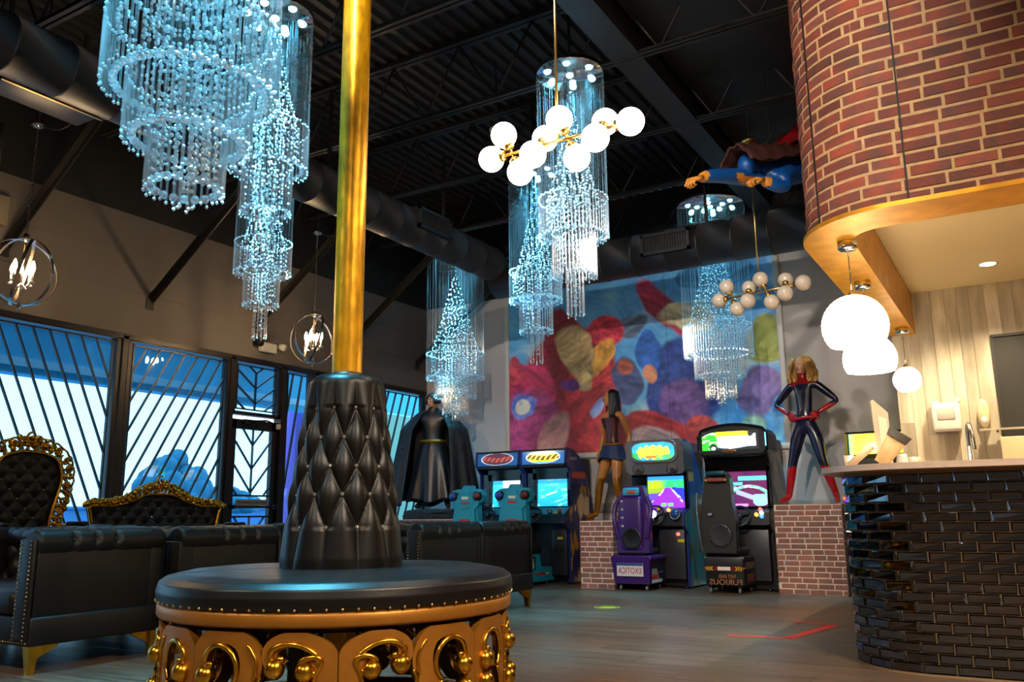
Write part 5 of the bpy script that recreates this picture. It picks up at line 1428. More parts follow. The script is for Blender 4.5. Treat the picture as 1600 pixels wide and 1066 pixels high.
for p in ((-1.80, 7.95, 4.40), (-1.46, 8.6, 4.50)): part('hanging_wire', MB().cyl(p, (p[0], p[1], ZC), 0.003, 5), M_dark, o)

# ================================================================== ARCADE CABINETS
def sidepanels(o, w, prof, mat, th=0.03, paintf=None, art=None):
    for s in (-1, 1):
        m = MB().prism(prof, lambda u, v, t: (t, u, v), s * w / 2 - (th if s > 0 else 0), s * w / 2 + (0 if s > 0 else th))
        sp = part('side_panel', m, mat, o)
        if s > 0 and paintf:
            ys = [p[0] for p in prof]; zs = [p[1] for p in prof]; y0, y1, z0, z1 = min(ys), max(ys), min(zs), max(zs)
            def inside(y, z):
                c = False; n = len(prof)
                for i in range(n):
                    (a, b), (p, q) = prof[i], prof[(i + 1) % n]
                    if (b > z) != (q > z) and y < (p - a) * (z - b) / (q - b) + a: c = not c
                return c
            mb = MB(); NX, NZ = 36, 64; cols = []
            for i in range(NX):
                for j in range(NZ):
                    ya, yb = y0 + (y1 - y0) * i / NX, y0 + (y1 - y0) * (i + 1) / NX; za, zb = z0 + (z1 - z0) * j / NZ, z0 + (z1 - z0) * (j + 1) / NZ
                    if all(inside(p, q) for p in (ya + .001, yb - .001) for q in (za + .001, zb - .001)):
                        mb.add([(w / 2 + .002, ya, za), (w / 2 + .002, yb, za), (w / 2 + .002, yb, zb), (w / 2 + .002, ya, zb)], [(0, 1, 2, 3)])
                        for (p, q) in ((ya, za), (yb, za), (yb, zb), (ya, zb)): cols.append(paintf((p - y0) / (y1 - y0), (q - z0) / (z1 - z0)))
            me = mb.mesh('side_art', art); ca = me.color_attributes.new('Col', 'FLOAT_COLOR', 'POINT'); buf = []
            for c in cols: buf.extend((*c, 1.0))
            ca.data.foreach_set('color', buf); obj('side_art', me, sp)
def screen(name, parent, cx, cz, w, h, y, tilt, paintf, mat, nx=60, nz=44):
    def pos(u, v): return (cx + w * (u - .5), y + tilt * (v - .5) * h, cz + h * (v - .5))
    return picture(name, nx, nz, pos, paintf, mat, parent)
def wheel(parent, c, R, mat, nrm_tilt=0.5):
    Mx = Matrix.Translation(c) @ Matrix.Rotation(-nrm_tilt, 4, 'X'); m = MB()
    m.tube([(R * cos(2 * pi * k / 28), 0, R * sin(2 * pi * k / 28)) for k in range(28)], 0.014, 8, closed=True, M=Mx)
    for a in (pi / 2 + pi, 0.3, pi - .3): m.tube([(0, 0.01, 0), (R * cos(a), 0, R * sin(a))], 0.014, 6, M=Mx)
    m.cyl((0, -0.012, 0), (0, 0.03, 0), 0.035, 14, M=Mx); m.cyl((0, 0.03, 0), (0, 0.14, 0), 0.022, 8, M=Mx)
    return part('steering_wheel', m, mat, parent)
S_cyan = VC('game_screen_picture', 1.0, 0.2); S_bright = VC('lit_marquee_picture', 1.6, 0.3); S_print = VC('printed_decal', 0.0, 0.35)
M_cabblue = P('cabinet_blue', '12266b', 0.4); M_teal = P('teal_moulded_plastic', '1590ae', 0.38); M_purple = P('purple_moulded_plastic', '371763', 0.35)
M_silver = P('grey_moulded_plastic', '6f7076', 0.35, metal=0.3); M_tint = P('black_smoked_glass', '050507', 0.08)
M_redlamp = EM('lit_red_button', (1.0, 0.06, 0.04), 3.0); M_blulamp = EM('lit_blue_button', (0.03, 0.12, 1.0), 3.0); M_whilamp = EM('lit_white_button', (0.8, 0.95, 1.0), 2.5); M_orlamp = EM('lit_orange_button', (1.0, 0.22, 0.03), 3.0)
M_yel = P('yellow_label', 'c9c21a', 0.5); M_cyanled = EM('cyan_edge_light', (0.1, 0.7, 1.0), 2.0); M_redlabel = P('red_label', 'b02a22', 0.45)
def blobs(u, v, s): return fbm(u * 9, v * 7, s)
# ---- twin blue driving cabinets with teal seats
def twin(label, cx, lit, cyan):
    o = thing('arcade_cabinet', label, 'arcade machine', (cx, 10.43, 0)); w = 0.74
    prof = [(0.05, 0.02), (0.80, 0.02), (0.80, 0.75), (0.74, 1.15), (0.60, 1.48), (0.42, 1.70), (0.22, 1.80), (0.0, 1.82), (-0.02, 1.62), (0.10, 1.50), (0.13, 1.05), (-0.10, 0.92), (-0.12, 0.80), (0.05, 0.68)]
    def sa(u, v):
        n = blobs(u, v, 40); c = (0.010, 0.012, 0.06) if n < .52 else (0.30, 0.15, 0.02)
        if v > .72: c = mixc(c, (0.02, 0.03, 0.16), .8)
        if abs(v - .80) < .028 and abs(u - .52) < .22: c = (0.42, 0.07, 0.02)
        if abs(v - .92) < .012 and abs(u - .35) < .12: c = (0.30, 0.30, 0.34)
        if v < .70 and ((u - .6) / .3) ** 2 + ((v - .56) / .10) ** 2 < n * 1.7: c = mixc((0.42, 0.24, 0.03), (0.40, 0.38, 0.34), n)
        return tuple(q * 1.8 for q in c)
    sidepanels(o, w, prof, M_cabblue, paintf=sa, art=S_print)
    b = MB(); b.box((0, 0.50, 0.86), (w - 0.06, 0.56, 1.66)); part('carcass', b, M_dark, o)
    def mq(u, v):
        x, y = (u - .5) / .41, (v - .47) / .43; d = x * x + y * y
        base = mixc((0.01, 0.04, 0.16), (0.02, 0.12, 0.30), fbm(u * 5, v * 3, 3))
        if d < 1:
            if d > .86: return (0.30, 0.34, 0.40) if not lit else (0.5, 0.55, 0.6)
            lett = abs(sin(u * 26 + 1.5 * sin(v * 6))) > 0.55 and abs(y + .05 - 0.12 * sin(u * 9)) < .36
            if lit:
                c = mixc((0.95, 0.55, 0.02), (0.85, 0.85, 0.25), v * 1.3 - .3); 
                if lett: c = (0.10, 0.06, 0.01)
                if y < -.72: c = (0.02, 0.30, 0.36)
            else: c = (0.45, 0.09, 0.06) if lett else (0.10, 0.03, 0.05)
            base = c
        if lit:
            g = math.exp(-((u - .5) / .28) ** 2 - ((v - .88) / .22) ** 2); base = tuple(q + g * k for q, k in zip(base, (0.55, 0.62, 0.40)))
        return tuple(q * (1.0 if lit else 0.55) for q in base)
    mp_ = screen('marquee', o, 0, 1.71, w - .07, 0.205, -0.004, 0.08, mq, S_cyan, 90, 34)
    hdm = MB(); hdm.box((0, 0.10, 1.80), (w - .06, 0.2, 0.03)); hdm.box((0, 0.08, 1.585), (w - .06, 0.2, 0.03)); part('marquee_shelf', hdm, M_dark, o)
    bz = MB(); x0, x1, z0, z1 = -0.17, 0.31, 1.03, 1.40
    for (cx_, cz_, sx_, sz_) in ((x0 - .07, 1.24, .14, .50), (x1 + .015, 1.24, .03, .50), ((x0 + x1) / 2, 1.475, .6, .15), ((x0 + x1) / 2, 1.0, .6, .06)): bz.box((cx_, 0.13, cz_), (sx_, 0.03, sz_))
    bo = part('screen_bezel', bz, M_tint, o)
    pan = MB()
    for k in range(8): pan.box((x0 - .075, 0.112, 1.06 + .045 * k), (0.055, 0.006, 0.03))
    part('instruction_label', pan, P('faded_teal_label', '2c5f6b', 0.5), bo, kind='stuff')
    def sc(u, v):
        c = mixc((0.01, 0.30, 0.52), (0.03, 0.52, 0.72), v + .25 * fbm(u * 4, v * 6, 7))
        if fbm(u * 3 + v * 4, v * 14 - u * 4, 9) > .60: c = mixc(c, (0.35, 0.85, 0.95), .5)
        if v > .86: c = mixc(c, (0.02, 0.16, 0.42), .6)
        if not cyan and u > .35 and v > .60: c = (0.55, 0.75, 0.85) if v > .66 else (0.1, 0.4, 0.5)
        if cyan and abs((v - .48) - (u - .45) * .35) < .03 and .28 < u < .62: c = (0.55, 0.85, 0.9)
        return tuple(q * 0.95 for q in c)
    screen('screen', o, (x0 + x1) / 2, (z0 + z1) / 2, x1 - x0, z1 - z0, 0.142, 0.06, sc, S_cyan)
    cpn = MB(); cpn.prism([(-0.11, 0.80), (0.12, 0.80), (0.12, 1.02), (0.06, 1.0), (-0.09, 0.92)], lambda u, v, t: (t, u, v), -w / 2 + .03, w / 2 - .03); cp_ = part('control_panel', cpn, P('dark_teal_panel', '0e2e3a', 0.35), o)
    wheel(cp_, (-0.11, -0.12, 0.915), 0.125, M_dark)
    for (dx, dz, r, mt) in ((0.12, 0.955, 0.035, M_silver), (0.27, 0.96, 0.025, M_redlabel), (0.22, 0.93, 0.02, M_yel)): part('dial', MB().cyl((dx, -0.06 + (dz - .92) * .5, dz), (dx, -0.085 + (dz - .92) * .5, dz + .012), r, 14), mt, cp_)
    low = MB(); low.rbox((0.20, 0.07, 0.42), (0.24, 0.04, 0.62), 0.01); cdn = part('coin_door', low, M_darkgrey, o)
    part('coin_label', MB().box((0.22, 0.047, 0.60), (0.085, 0.004, 0.032)), M_yel, cdn)
    for dx in (-.05, .05): part('coin_slot', MB().rbox((0.20 + dx, 0.046, 0.46), (0.05, 0.012, 0.10), 0.004), M_dark, cdn)
    # moulded seat on its own box, part of the machine
    sx_ = -0.13; b = MB()
    b.prism([(-0.60, 0.05), (0.14, 0.05), (0.14, 0.22), (-0.22, 0.24), (-0.26, 0.40), (-0.62, 0.40)], lambda u, v, t: (t, u, v), sx_ - .17, sx_ + .20); sb = part('seat_box', b, M_teal, o)
    part('box_picture', MB().box((sx_ + .203, -0.46, 0.29), (0.004, 0.15, 0.17)), P('dark_poster', '1a1d22', 0.5), sb)
    fig_ = MB(); fig_.ball((sx_ + .206, -0.46, 0.26), 1, 10, 8, sc=(0.003, 0.05, 0.045)); fig_.ball((sx_ + .206, -0.46, 0.32), 1, 8, 6, sc=(0.003, 0.03, 0.035)); part('box_emblem', fig_, P('pale_emblem', 'b9c4b6', 0.5), sb)
    part('box_stripe', MB().box((sx_ + .203, -0.24, 0.145), (0.004, 0.26, 0.03)), M_redlabel, sb); part('box_stripe', MB().box((sx_ + .203, -0.08, 0.145), (0.004, 0.10, 0.025)), M_white, sb)
    cu = MB().rbox((sx_, -0.40, 0.47), (0.40, 0.46, 0.13), 0.05, 3); part('seat_cushion', cu, M_dark, o)
    bk = MB(); pr = [(-0.25, 0.47), (0.25, 0.47), (0.22, 0.80), (0.20, 0.95), (0.19, 1.05), (0.255, 1.10), (0.27, 1.18), (0.24, 1.25), (0.16, 1.27), (0.09, 1.27), (0.06, 1.32), (-0.06, 1.32), (-0.09, 1.27), (-0.16, 1.27), (-0.24, 1.25), (-0.27, 1.18), (-0.255, 1.10), (-0.19, 1.05), (-0.20, 0.95), (-0.22, 0.80)]
    bk.prism(pr, lambda u, v, t: (sx_ + u, -0.66 + t + (v - .5) * .10, v), 0, 0.10); bk.prism([(u * .82, .5 + (v - .5) * .9) for u, v in pr], lambda u, v, t: (sx_ + u, -0.69 + t + (v - .5) * .10, v), 0, 0.03); sb_ = part('seat_back', bk, M_teal, o)
    for s in (-1, 1):
        c = (sx_ + s * .195, -0.70 + .07, 1.175); sp = MB().cyl((c[0], c[1] + .03, c[2]), (c[0], c[1] - .025, c[2]), 0.062, 20); spk = part('speaker', sp, M_dark, sb_)
        part('speaker_cone', MB().cyl((c[0], c[1] - .02, c[2]), (c[0], c[1] - .03, c[2]), 0.045, 16), P('speaker_red', '6b1c1a', 0.5) if s > 0 else M_blulamp if False else P('speaker_blue', '2a3f9a', 0.4), spk)
    for (zz, ww, hh, mt) in ((1.15, .11, .035, M_white), (1.085, .13, .03, M_redlabel), (1.02, .12, .03, P('teal_label', '2f8f9f', .5)), (0.84, .17, .055, M_redlabel)):
        part('seat_decal', MB().box((sx_, -0.695 + (zz - .5) * .10 - .004, zz), (ww, 0.006, hh)), mt, sb_)
    stp = MB()
    for k in range(7): stp.add([(sx_ - .17 + .048 * k, -.70 + .02, 0.68), (sx_ - .146 + .048 * k, -.70 + .02, 0.68), (sx_ - .13 + .048 * k, -.697 + .02, 0.72), (sx_ - .154 + .048 * k, -.697 + .02, 0.72)], [(0, 1, 2, 3)])
    part('hazard_stripe', stp, M_yel, sb_, kind='stuff')
    for dx in (-.3, .3):
        for dy in (.1, .7): part('foot', MB().cyl((dx, dy, 0), (dx, dy, .03), .03, 10), M_dark, o)
    for dx in (-.12, .15):
        for dy in (-.55, .0): part('foot', MB().cyl((sx_ + dx, dy, 0), (sx_ + dx, dy, .055), .02, 8), M_silver, o)
    return o
twin('blue twin driving arcade machine with a dim red oval logo', -6.52, False, False)
twin('blue twin driving arcade machine with a glowing yellow oval logo', -5.77, True, True)

# ---- purple driving cabinet
o = thing('arcade_cabinet', 'purple driving arcade machine with a jagged yellow marquee and grey head', 'arcade machine', (-4.10, 10.38, 0)); w = 0.76
prof = [(0.06, 0.02), (0.85, 0.02), (0.86, 0.75), (0.74, 1.22), (0.50, 1.62), (0.34, 1.80), (0.10, 1.85), (0.04, 1.84), (0.05, 1.50), (0.14, 1.44), (0.18, 1.0), (-0.06, 0.92), (-0.08, 0.76), (0.06, 0.66)]
def sa(u, v):
    n = fbm(u * 8, v * 9, 50); c = mixc((0.015, 0.03, 0.16), (0.03, 0.10, 0.30), n)
    if v < .62: c = mixc((0.03, 0.16, 0.20), (0.22, 0.10, 0.02), sstep(.35, .6, n))
    if v < .4 and n > .5: c = (0.03, 0.10, 0.05)
    if n > .62 and v > .55: c = (0.40, 0.42, 0.46)
    if abs(v - .74) < .03 and abs(u - .35) < .1: c = (0.40, 0.26, 0.06)
    return tuple(q * 1.7 for q in c)
sidepanels(o, w, prof, M_cabblue, paintf=sa, art=S_print)
part('carcass', MB().box((0, 0.48, 0.92), (w - .06, 0.66, 1.80)), M_dark, o)
hd = MB()
def rr(wd, ht, r, n=6, cx=0, cz=0, bulge=0.0):
    p = []
    for (sx_, sz_, a0) in ((1, 1, 0), (-1, 1, pi / 2), (-1, -1, pi), (1, -1, 1.5 * pi)):
        for k in range(n + 1):
            a = a0 + pi / 2 * k / n; p.append((cx + sx_ * (wd / 2 - r) + r * cos(a), cz + sz_ * (ht / 2 - r) + r * sin(a)))
    return p
hd.prism(rr(w + .02, 0.44, 0.07, cz=1.63), lambda u, v, t: (u, t + 0.10 * (1.85 - v) - .0, v), -0.04, 0.30, smooth=False); hdp = part('head_moulding', hd, M_silver, o)
rim = MB(); q = rr(0.62, 0.27, 0.10, cz=1.70); rim.tube([(u, -0.045 + .10 * (1.85 - v), v) for u, v in q], 0.018, 8, closed=True); part('marquee_rim', rim, P('pewter_rim', '8b8378', 0.3, metal=0.6), hdp)
def mq(u, v):
    x, y = (u - .5) * 2, (v - .5) * 2; d = abs(x) ** 3.2 + abs(y) ** 3.2; n = fbm(u * 12, v * 7, 60)
    if d > 1: return (0.02, 0.02, 0.03)
    c = mixc((0.02, 0.30, 0.36), (0.03, 0.10, 0.30), n)
    e = .78 + .22 * sin(u * 40) * (1 if abs(y) > .3 else .3)
    if (x / .92) ** 2 + ((y + .1) / .80) ** 2 < e:
        c = mixc((0.95, 0.50, 0.01), (1.0, 0.80, 0.06), v + .2 * n)
        if abs(y - .10 - .1 * sin(u * 5)) < .05 or n > .66: c = (0.05, 0.22, 0.05)
    if x < -.72 and y < -.1: c = (0.02, 0.22, 0.05)
    if x > .1 and y < -.35 and n > .42: c = (0.05, 0.42, 0.10)
    if abs(x + .1) < .25 and abs(y + .62) < .13: c = (0.75, 0.10, 0.02)
    return c
screen('marquee', hdp, 0, 1.70, 0.58, 0.235, 0.012 - .06, -0.10, mq, S_bright, 80, 40)
me = text_mesh("CRUIS'N", 0.1, P('marquee_red_letter', '7a2a06', 0.5), True, 0.001, 0.40); obj('lettering', me, hdp, (0, -0.050 + .015, 1.735)); 
me = text_mesh('EXOTICA', 0.1, P('marquee_orange_letter', 'b5570a', 0.5), True, 0.001, 0.46); obj('lettering', me, hdp, (0, -0.043 + .015, 1.655))
for s in (-1, 1): part('speaker', MB().lathe([(0.0, 0.004), (0.062, 0.0), (0.075, 0.012), (0.078, 0.0)], 20, M=Matrix.Translation((s * .23, 0.0, 1.475)) @ Matrix.Rotation(pi / 2, 4, 'X')), M_dark, hdp)
def sc(u, v):
    n = fbm(u * 8, v * 8, 70); hor = .60 + .05 * sin(u * 3)
    if v > .88: c = (0.02, 0.22, 0.75)
    elif v > hor: c = mixc((0.30, 0.45, 0.01), (0.02, 0.40, 0.12), sstep(.3, .6, u + .1 * n)); c = c if n < .62 else (0.05, 0.5, 0.4)
    else:
        t = (hor - v) / hor; rx = abs(u - .55) / (.06 + .55 * t); c = mixc((0.16, 0.02, 0.75), (0.25, 0.03, 0.9), n) if rx < 1 else (0.02, 0.03, 0.55) if u > .5 else (0.20, 0.32, 0.02) if t < .25 else (0.1, 0.05, 0.4)
        if .8 < rx < 1.05 and n > .45: c = (0.5, 0.55, 0.9)
    if abs(v - .10) < .045 and (.36 < u < .50 or .54 < u < .68): c = (0.10, 0.75, 0.10)
    return tuple(q * 1.1 for q in c)
screen('screen', o, 0.09, 1.185, 0.50, 0.40, 0.125, 0.05, sc, S_cyan)
b = MB()
for (cx_, cz_, sx_, sz_) in ((-.265, 1.2, .21, .48), (.36, 1.2, .04, .48), (0, 1.43, .74, .09), (0, 0.965, .74, .04)): b.box((cx_, 0.115, cz_), (sx_, 0.03, sz_))
part('screen_bezel', b, M_tint, o)
cpn = MB(); cpn.prism([(-0.07, 0.76), (0.17, 0.76), (0.17, 0.99), (0.08, 0.98), (-0.05, 0.93)], lambda u, v, t: (t, u, v), -w / 2 + .03, w / 2 - .03); cp_ = part('control_panel', cpn, M_dark, o)
wheel(cp_, (0.0, -0.10, 0.89), 0.135, M_dark)
part('wheel_badge', MB().cyl((-0.005, -.13, .905), (-.005, -.14, .91), 0.05, 16), M_whilamp, cp_)
for (dx, dz, r, mt) in ((0.27, 0.90, 0.055, P('blue_badge', '22407a', .3)), (0.03, 0.965, 0.02, M_yel), (0.17, 0.95, 0.02, M_orlamp), (.17, .975, .012, M_yel)): part('dial', MB().cyl((dx, -0.03 + (dz - .92) * .8, dz), (dx, -0.075 + (dz - .92) * .8, dz + .01), r, 16), mt, cp_)
part('dial_rim', MB().tube([(0.27 + .062 * cos(2 * pi * k / 24), -0.085 + .062 * sin(2 * pi * k / 24) * .35, .905 + .062 * sin(2 * pi * k / 24)) for k in range(24)], .010, 6, closed=True), M_silver, cp_)
low = part('coin_door', MB().rbox((0.17, 0.055, 0.42), (0.34, 0.04, 0.62), 0.01), M_darkgrey, o)
part('start_button', MB().cyl((.26, .035, .66), (.26, .015, .66), .022, 14), M_redlamp, low); part('coin_label', MB().box((.29, .033, .58), (.085, .004, .035)), M_yel, low)
# seat
SX = -0.17; SY = -0.40
b = MB(); b.prism([(-.225, .08), (.225, .08), (.245, .40), (-.265, .40)], lambda u, v, t: (SX + u, SY - .07 - (v - .08) * .10 + t, v), 0, 0.55); sb = part('seat_box', b, M_purple, o)
b = MB().rbox((SX, SY + .18, .385), (.53, .56, .07), .03, 3); part('seat_skirt', b, M_purple, sb)
pl = MB(); pl.box((SX - .01, SY - .106, .25), (.345, .008, .155), M=Matrix.Identity(4)); pp = part('licence_plate', pl, P('plate_white', 'c9c4c4', .4), sb, rot=(0, 0, 0))
part('plate_band', MB().box((SX - .01, SY - .1115, .312), (.34, .004, .03)), P('plate_blue', '2a4a86', .4), pp)
obj('lettering', text_mesh('EXOTICA', .1, P('plate_red', 'a31d2a', .4), True, .001, .30), pp, (SX - .01, SY - .112, .235))
def sp(u, v):
    n = fbm(u * 7, v * 7, 80); c = (0.015, 0.008, 0.03)
    if v < .65 and u < .62 - v * .4: c = (0.28, 0.30, 0.30)
    if v < .38 and u < .45: c = mixc((0.45, 0.04, 0.02), (0.55, 0.38, 0.02), sstep(.1, .3, abs(v - .2)))
    if v < .13 and u < .8: c = (0.55, 0.62, 0.68)
    if .45 < v < .5 and .5 < u < .9: c = (0.05, 0.2, 0.4)
    return c
picture('box_art', 30, 24, lambda u, v: (SX + .232 + .012 * v, SY - .02 + .44 * u, .09 + .26 * v), sp, S_print, sb)
part('seat_cushion', MB().rbox((SX, SY + .16, .46), (.40, .46, .11), .05, 3), M_dark, o)
bk = MB(); pr = [(-.20, .45), (.22, .45), (.21, .75), (.18, .95), (.17, 1.14), (.13, 1.26), (-.13, 1.26), (-.17, 1.14), (-.19, .95), (-.21, .75)]
bk.prism(pr, lambda u, v, t: (SX + .02 + u, SY - .08 + t + (v - .45) * .10, v), 0, .12); bk.rbox((SX + .02, SY - .04, .80), (.30, .12, .66), .05, 3)
sb_ = part('seat_back', bk, M_purple, o)
for s in (-1, 1): part('seat_wing', MB().tube(bez([(SX + .02 + s * .19, SY - .05, .62), (SX + .02 + s * .235, SY - .06, .85), (SX + .02 + s * .235, SY - .02, 1.0), (SX + .02 + s * .17, SY + .0, 1.12)]), .03, 8), M_purple, sb_)
part('headrest_badge', MB().rbox((SX + .02, SY - .055, 1.185), (.22, .05, .10), .03), P('sky_blue_badge', '3aa0c4', .3), sb_)
part('badge_car', MB().rbox((SX + .03, SY - .084, 1.18), (.11, .012, .04), .006), P('car_red', 'b04a3a', .4), sb_)
for k in range(4): part('slot_label', MB().box((SX - .09, SY - .10, 1.07 - .10 * k), (.035, .01, .022)), P('slot_white', 'a9a2ae', .4), sb_)
part('seat_speaker', MB().lathe([(0, .012), (.105, .010), (.125, .018), (.13, 0)], 28, M=Matrix.Translation((SX + .03, SY - .105, .62)) @ Matrix.Rotation(pi / 2, 4, 'X')), M_dark, sb_)
for dx, dy in ((-.17, -.02), (.17, -.02), (-.17, .4), (.17, .4)): part('caster', MB().cyl((SX + dx - .012, SY + dy, .03), (SX + dx + .012, SY + dy, .03), .03, 12), M_silver, o); 
for dx in (-.17, .17):
    part('caster_fork', MB().box((SX + dx, SY + .0, .065), (.035, .03, .05)), M_dark, o)
for dx in (-.3, .3):
    for dy in (.12, .75): part('foot', MB().cyl((dx, dy, 0), (dx, dy, .03), .03, 10), M_dark, o)

# ---- black driving cabinet
o = thing('arcade_cabinet', 'black driving arcade machine with a bright white and green marquee', 'arcade machine', (-3.06, 10.36, 0)); w = 0.80
prof = [(0.06, 0.02), (0.88, 0.02), (0.90, 0.80), (0.80, 1.30), (0.62, 1.66), (0.42, 1.86), (0.14, 1.90), (0.02, 1.62), (0.10, 1.50), (0.14, 1.0), (-0.08, 0.92), (-0.10, 0.78), (0.06, 0.68)]
def sa(u, v):
    n = fbm(u * 5 + v * 9, v * 5 - u * 3, 90); c = mixc((0.03, 0.022, 0.018), (0.17, 0.12, 0.08), sstep(.35, .6, n))
    if v < .55 and n > .48: c = (0.16, 0.13, 0.05)
    return tuple(q * 1.8 for q in c)
sidepanels(o, w, prof, M_dark, paintf=sa, art=S_print)
part('carcass', MB().box((0, 0.50, 0.92), (w - .06, 0.70, 1.80)), M_dark, o)
hd = MB(); arch = []
for k in range(21):
    t = k / 20; u = (t - .5) * .84; arch.append((u, 1.90 + .075 * (1 - (2 * t - 1) ** 2) - (.05 if k in (0, 20) else 0)))
arch = arch + [(.42, 1.66), (.36, 1.60), (-.36, 1.60), (-.42, 1.66)]
hd.prism(arch[::-1], lambda u, v, t: (u, t, v), -.06, .42); hdp = part('head_moulding', hd, M_dark, o)
lipm = MB(); lipm.tube([(u, -.06, v) for u, v in arch], .02, 8, closed=True); part('head_rim', lipm, P('gloss_black', '0b0c10', .12), hdp)
def mq(u, v):
    n = fbm(u * 6, v * 16, 95); x = u
    top = .97 - .25 * (2 * u - 1) ** 4
    if v > top or u > .95: return (0.01, 0.01, 0.012)
    c = (0.02, 0.75, 0.02) if u < .28 + .15 * (n - .4) else (1, 1, 1)
    if u < .3 and n > .55: c = (0.75, 1, 0.6)
    if v > .72 and .25 < u < .9: c = (0.9, 0.55, 0.02) if n > .42 else (0.55, 0.75, 0.02)
    if v > .55 and u > .82 and n > .4: c = (0.02, 0.02, 0.02)
    if v < .30 and u > .2:
        if v < .12 + .05 * sin(u * 9): c = (0.01, 0.015, 0.02)
    if ((u - .20) / .07) ** 2 + ((v - .15) / .2) ** 2 < 1: c = (0.01, 0.012, 0.015)
    if ((u - .20) / .035) ** 2 + ((v - .10) / .1) ** 2 < 1: c = (0.6, 0.65, 0.7)
    if .46 < v < .52 and u < .42 and n > .45: c = (0.03, 0.12, 0.05)
    return c
screen('marquee', hdp, -.02, 1.785, .70, .23, -.064, 0.0, mq, S_bright, 90, 40)
part('head_badge', MB().ball((-.04, -.066, 1.655), 1, 18, 8, sc=(.10, .008, .022)), P('copper_badge', '8a6038', .3, metal=.5), hdp)
for s in (1,): part('edge_light', MB().box((.415, -.075, 1.78), (.012, .012, .16)), M_cyanled, hdp)
def sc(u, v):
    n = fbm(u * 7, v * 9, 99); c = mixc((0.05, 0.01, 0.07), (0.12, 0.02, 0.06), n)
    if .74 < v < .86 and u > .40: c = (0.08, 0.75, 0.50)
    if .60 < v < .70 and .2 < u < .5: c = (0.10, 0.60, 0.65)
    if .47 < v < .57 and .12 < u < .36: c = (0.12, 0.62, 0.68)
    if .76 < v < .82 and .05 < u < .25: c = (0.55, 0.45, 0.9)
    d = ((u - .62) / .46) ** 2 + ((v - .16) / .42) ** 2
    if .80 < d < 1.12 and v > .18: c = (0.10, 0.85, 0.35) if n > .38 else (0.75, 0.95, 0.9)
    if abs((v - .30) + (u - .6) * .5) < .07 and .35 < u < .9: c = (0.25, 0.30, 0.45)
    if u > .70 and v < .34 and ((u - .86) / .18) ** 2 + ((v - .2) / .2) ** 2 < 1: c = (0.20, 0.40, 0.75)
    if v < .08 and .25 < u < .6: c = (0.6, 0.2, 0.8)
    return tuple(q * 1.1 for q in c)
screen('screen', o, 0.06, 1.20, 0.58, 0.42, 0.085, 0.05, sc, S_cyan, 90, 60)
b = MB()
for (cx_, cz_, sx_, sz_) in ((-.31, 1.22, .16, .50), (.375, 1.22, .03, .50), (0, 1.50, .78, .18), (0, 0.965, .78, .05)): b.box((cx_, 0.07, cz_), (sx_, 0.04, sz_))
part('screen_bezel', b, M_tint, o)
cpn = MB(); cpn.prism([(-0.09, 0.77), (0.13, 0.77), (0.13, 0.98), (0.06, 0.97), (-0.07, 0.92)], lambda u, v, t: (t, u, v), -w / 2 + .03, w / 2 - .03); cp_ = part('control_panel', cpn, M_dark, o)
wheel(cp_, (0.05, -0.12, 0.875), 0.13, P('slate_wheel', '1a2a33', .35))
for dx, dz, mt in ((.30, .945, M_redlamp), (.31, .905, M_whilamp), (.25, .885, M_orlamp), (.31, .865, M_blulamp)): part('push_button', MB().cyl((dx, -.06, dz), (dx, -.10, dz + .01), .022, 14), mt, cp_)
part('coin_door', MB().rbox((0.15, 0.05, 0.42), (0.40, 0.04, 0.60), 0.01), M_darkgrey, o)
SX, SY = -.07, -.38
b = MB(); b.rbox((SX, SY + .24, .255), (.46, .56, .33), .02, 2); sb = part('seat_box', b, M_dark, o)
part('box_lid', MB().rbox((SX, SY - .045, .365), (.44, .012, .10), .004), M_darkgrey, sb)
bandm = part('tail_band', MB().box((SX, SY - .049, .285), (.45, .012, .05)), P('tail_red', '6b1512', .3), sb)
part('tail_plate', MB().box((SX, SY - .057, .285), (.15, .006, .04)), M_white, bandm)
for s in (-1, 1):
    for k in range(3): part('tail_chevron', MB().add([(SX + s * (.215 - .028 * k), SY - .0565, .285), (SX + s * (.195 - .028 * k), SY - .0565, .308), (SX + s * (.185 - .028 * k), SY - .0565, .308), (SX + s * (.203 - .028 * k), SY - .0565, .285), (SX + s * (.185 - .028 * k), SY - .0565, .262), (SX + s * (.195 - .028 * k), SY - .0565, .262)], [(0, 1, 2, 3), (0, 3, 4, 5)]), M_yel, bandm)
M_copper = P('copper_lettering', 'b4774f', .4, metal=.3)
obj('lettering', text_mesh('FAST AND', .06, M_copper, True, .002, .20), sb, (SX + .03, SY - .045, .195)); obj('lettering', text_mesh('FURIOUS', .09, M_copper, True, .002, .38), sb, (SX + .01, SY - .045, .130))
for s in (-1, 1):
    for zz in (.405, .29): part('corner_light', MB().ball((SX + s * .228, SY - .04, zz), .011, 8, 6), P('steel_cap', 'b8c4cc', .2, metal=.8), sb)
def sp(u, v):
    n = fbm(u * 9, v * 9, 101); c = (0.012, 0.01, 0.01)
    if abs(v - .72) < .12 and u < .8 and n > .45: c = (0.22, 0.14, 0.09)
    if abs(v - .22) < .16 and .1 < u < .7: c = (0.20, 0.04, 0.02)
    return c
picture('box_art', 30, 24, lambda u, v: (SX + .232, SY + .02 + .44 * u, .11 + .28 * v), sp, S_print, sb)
part('seat_cushion', MB().rbox((SX - .03, SY + .22, .47), (.42, .46, .12), .05, 3), M_dark, o)
bk = MB(); pr = [(-.23, .46), (.21, .46), (.21, .85), (.17, 1.05), (.16, 1.24), (.15, 1.33), (.10, 1.39), (-.10, 1.39), (-.15, 1.33), (-.16, 1.24), (-.19, 1.05), (-.22, .85)]
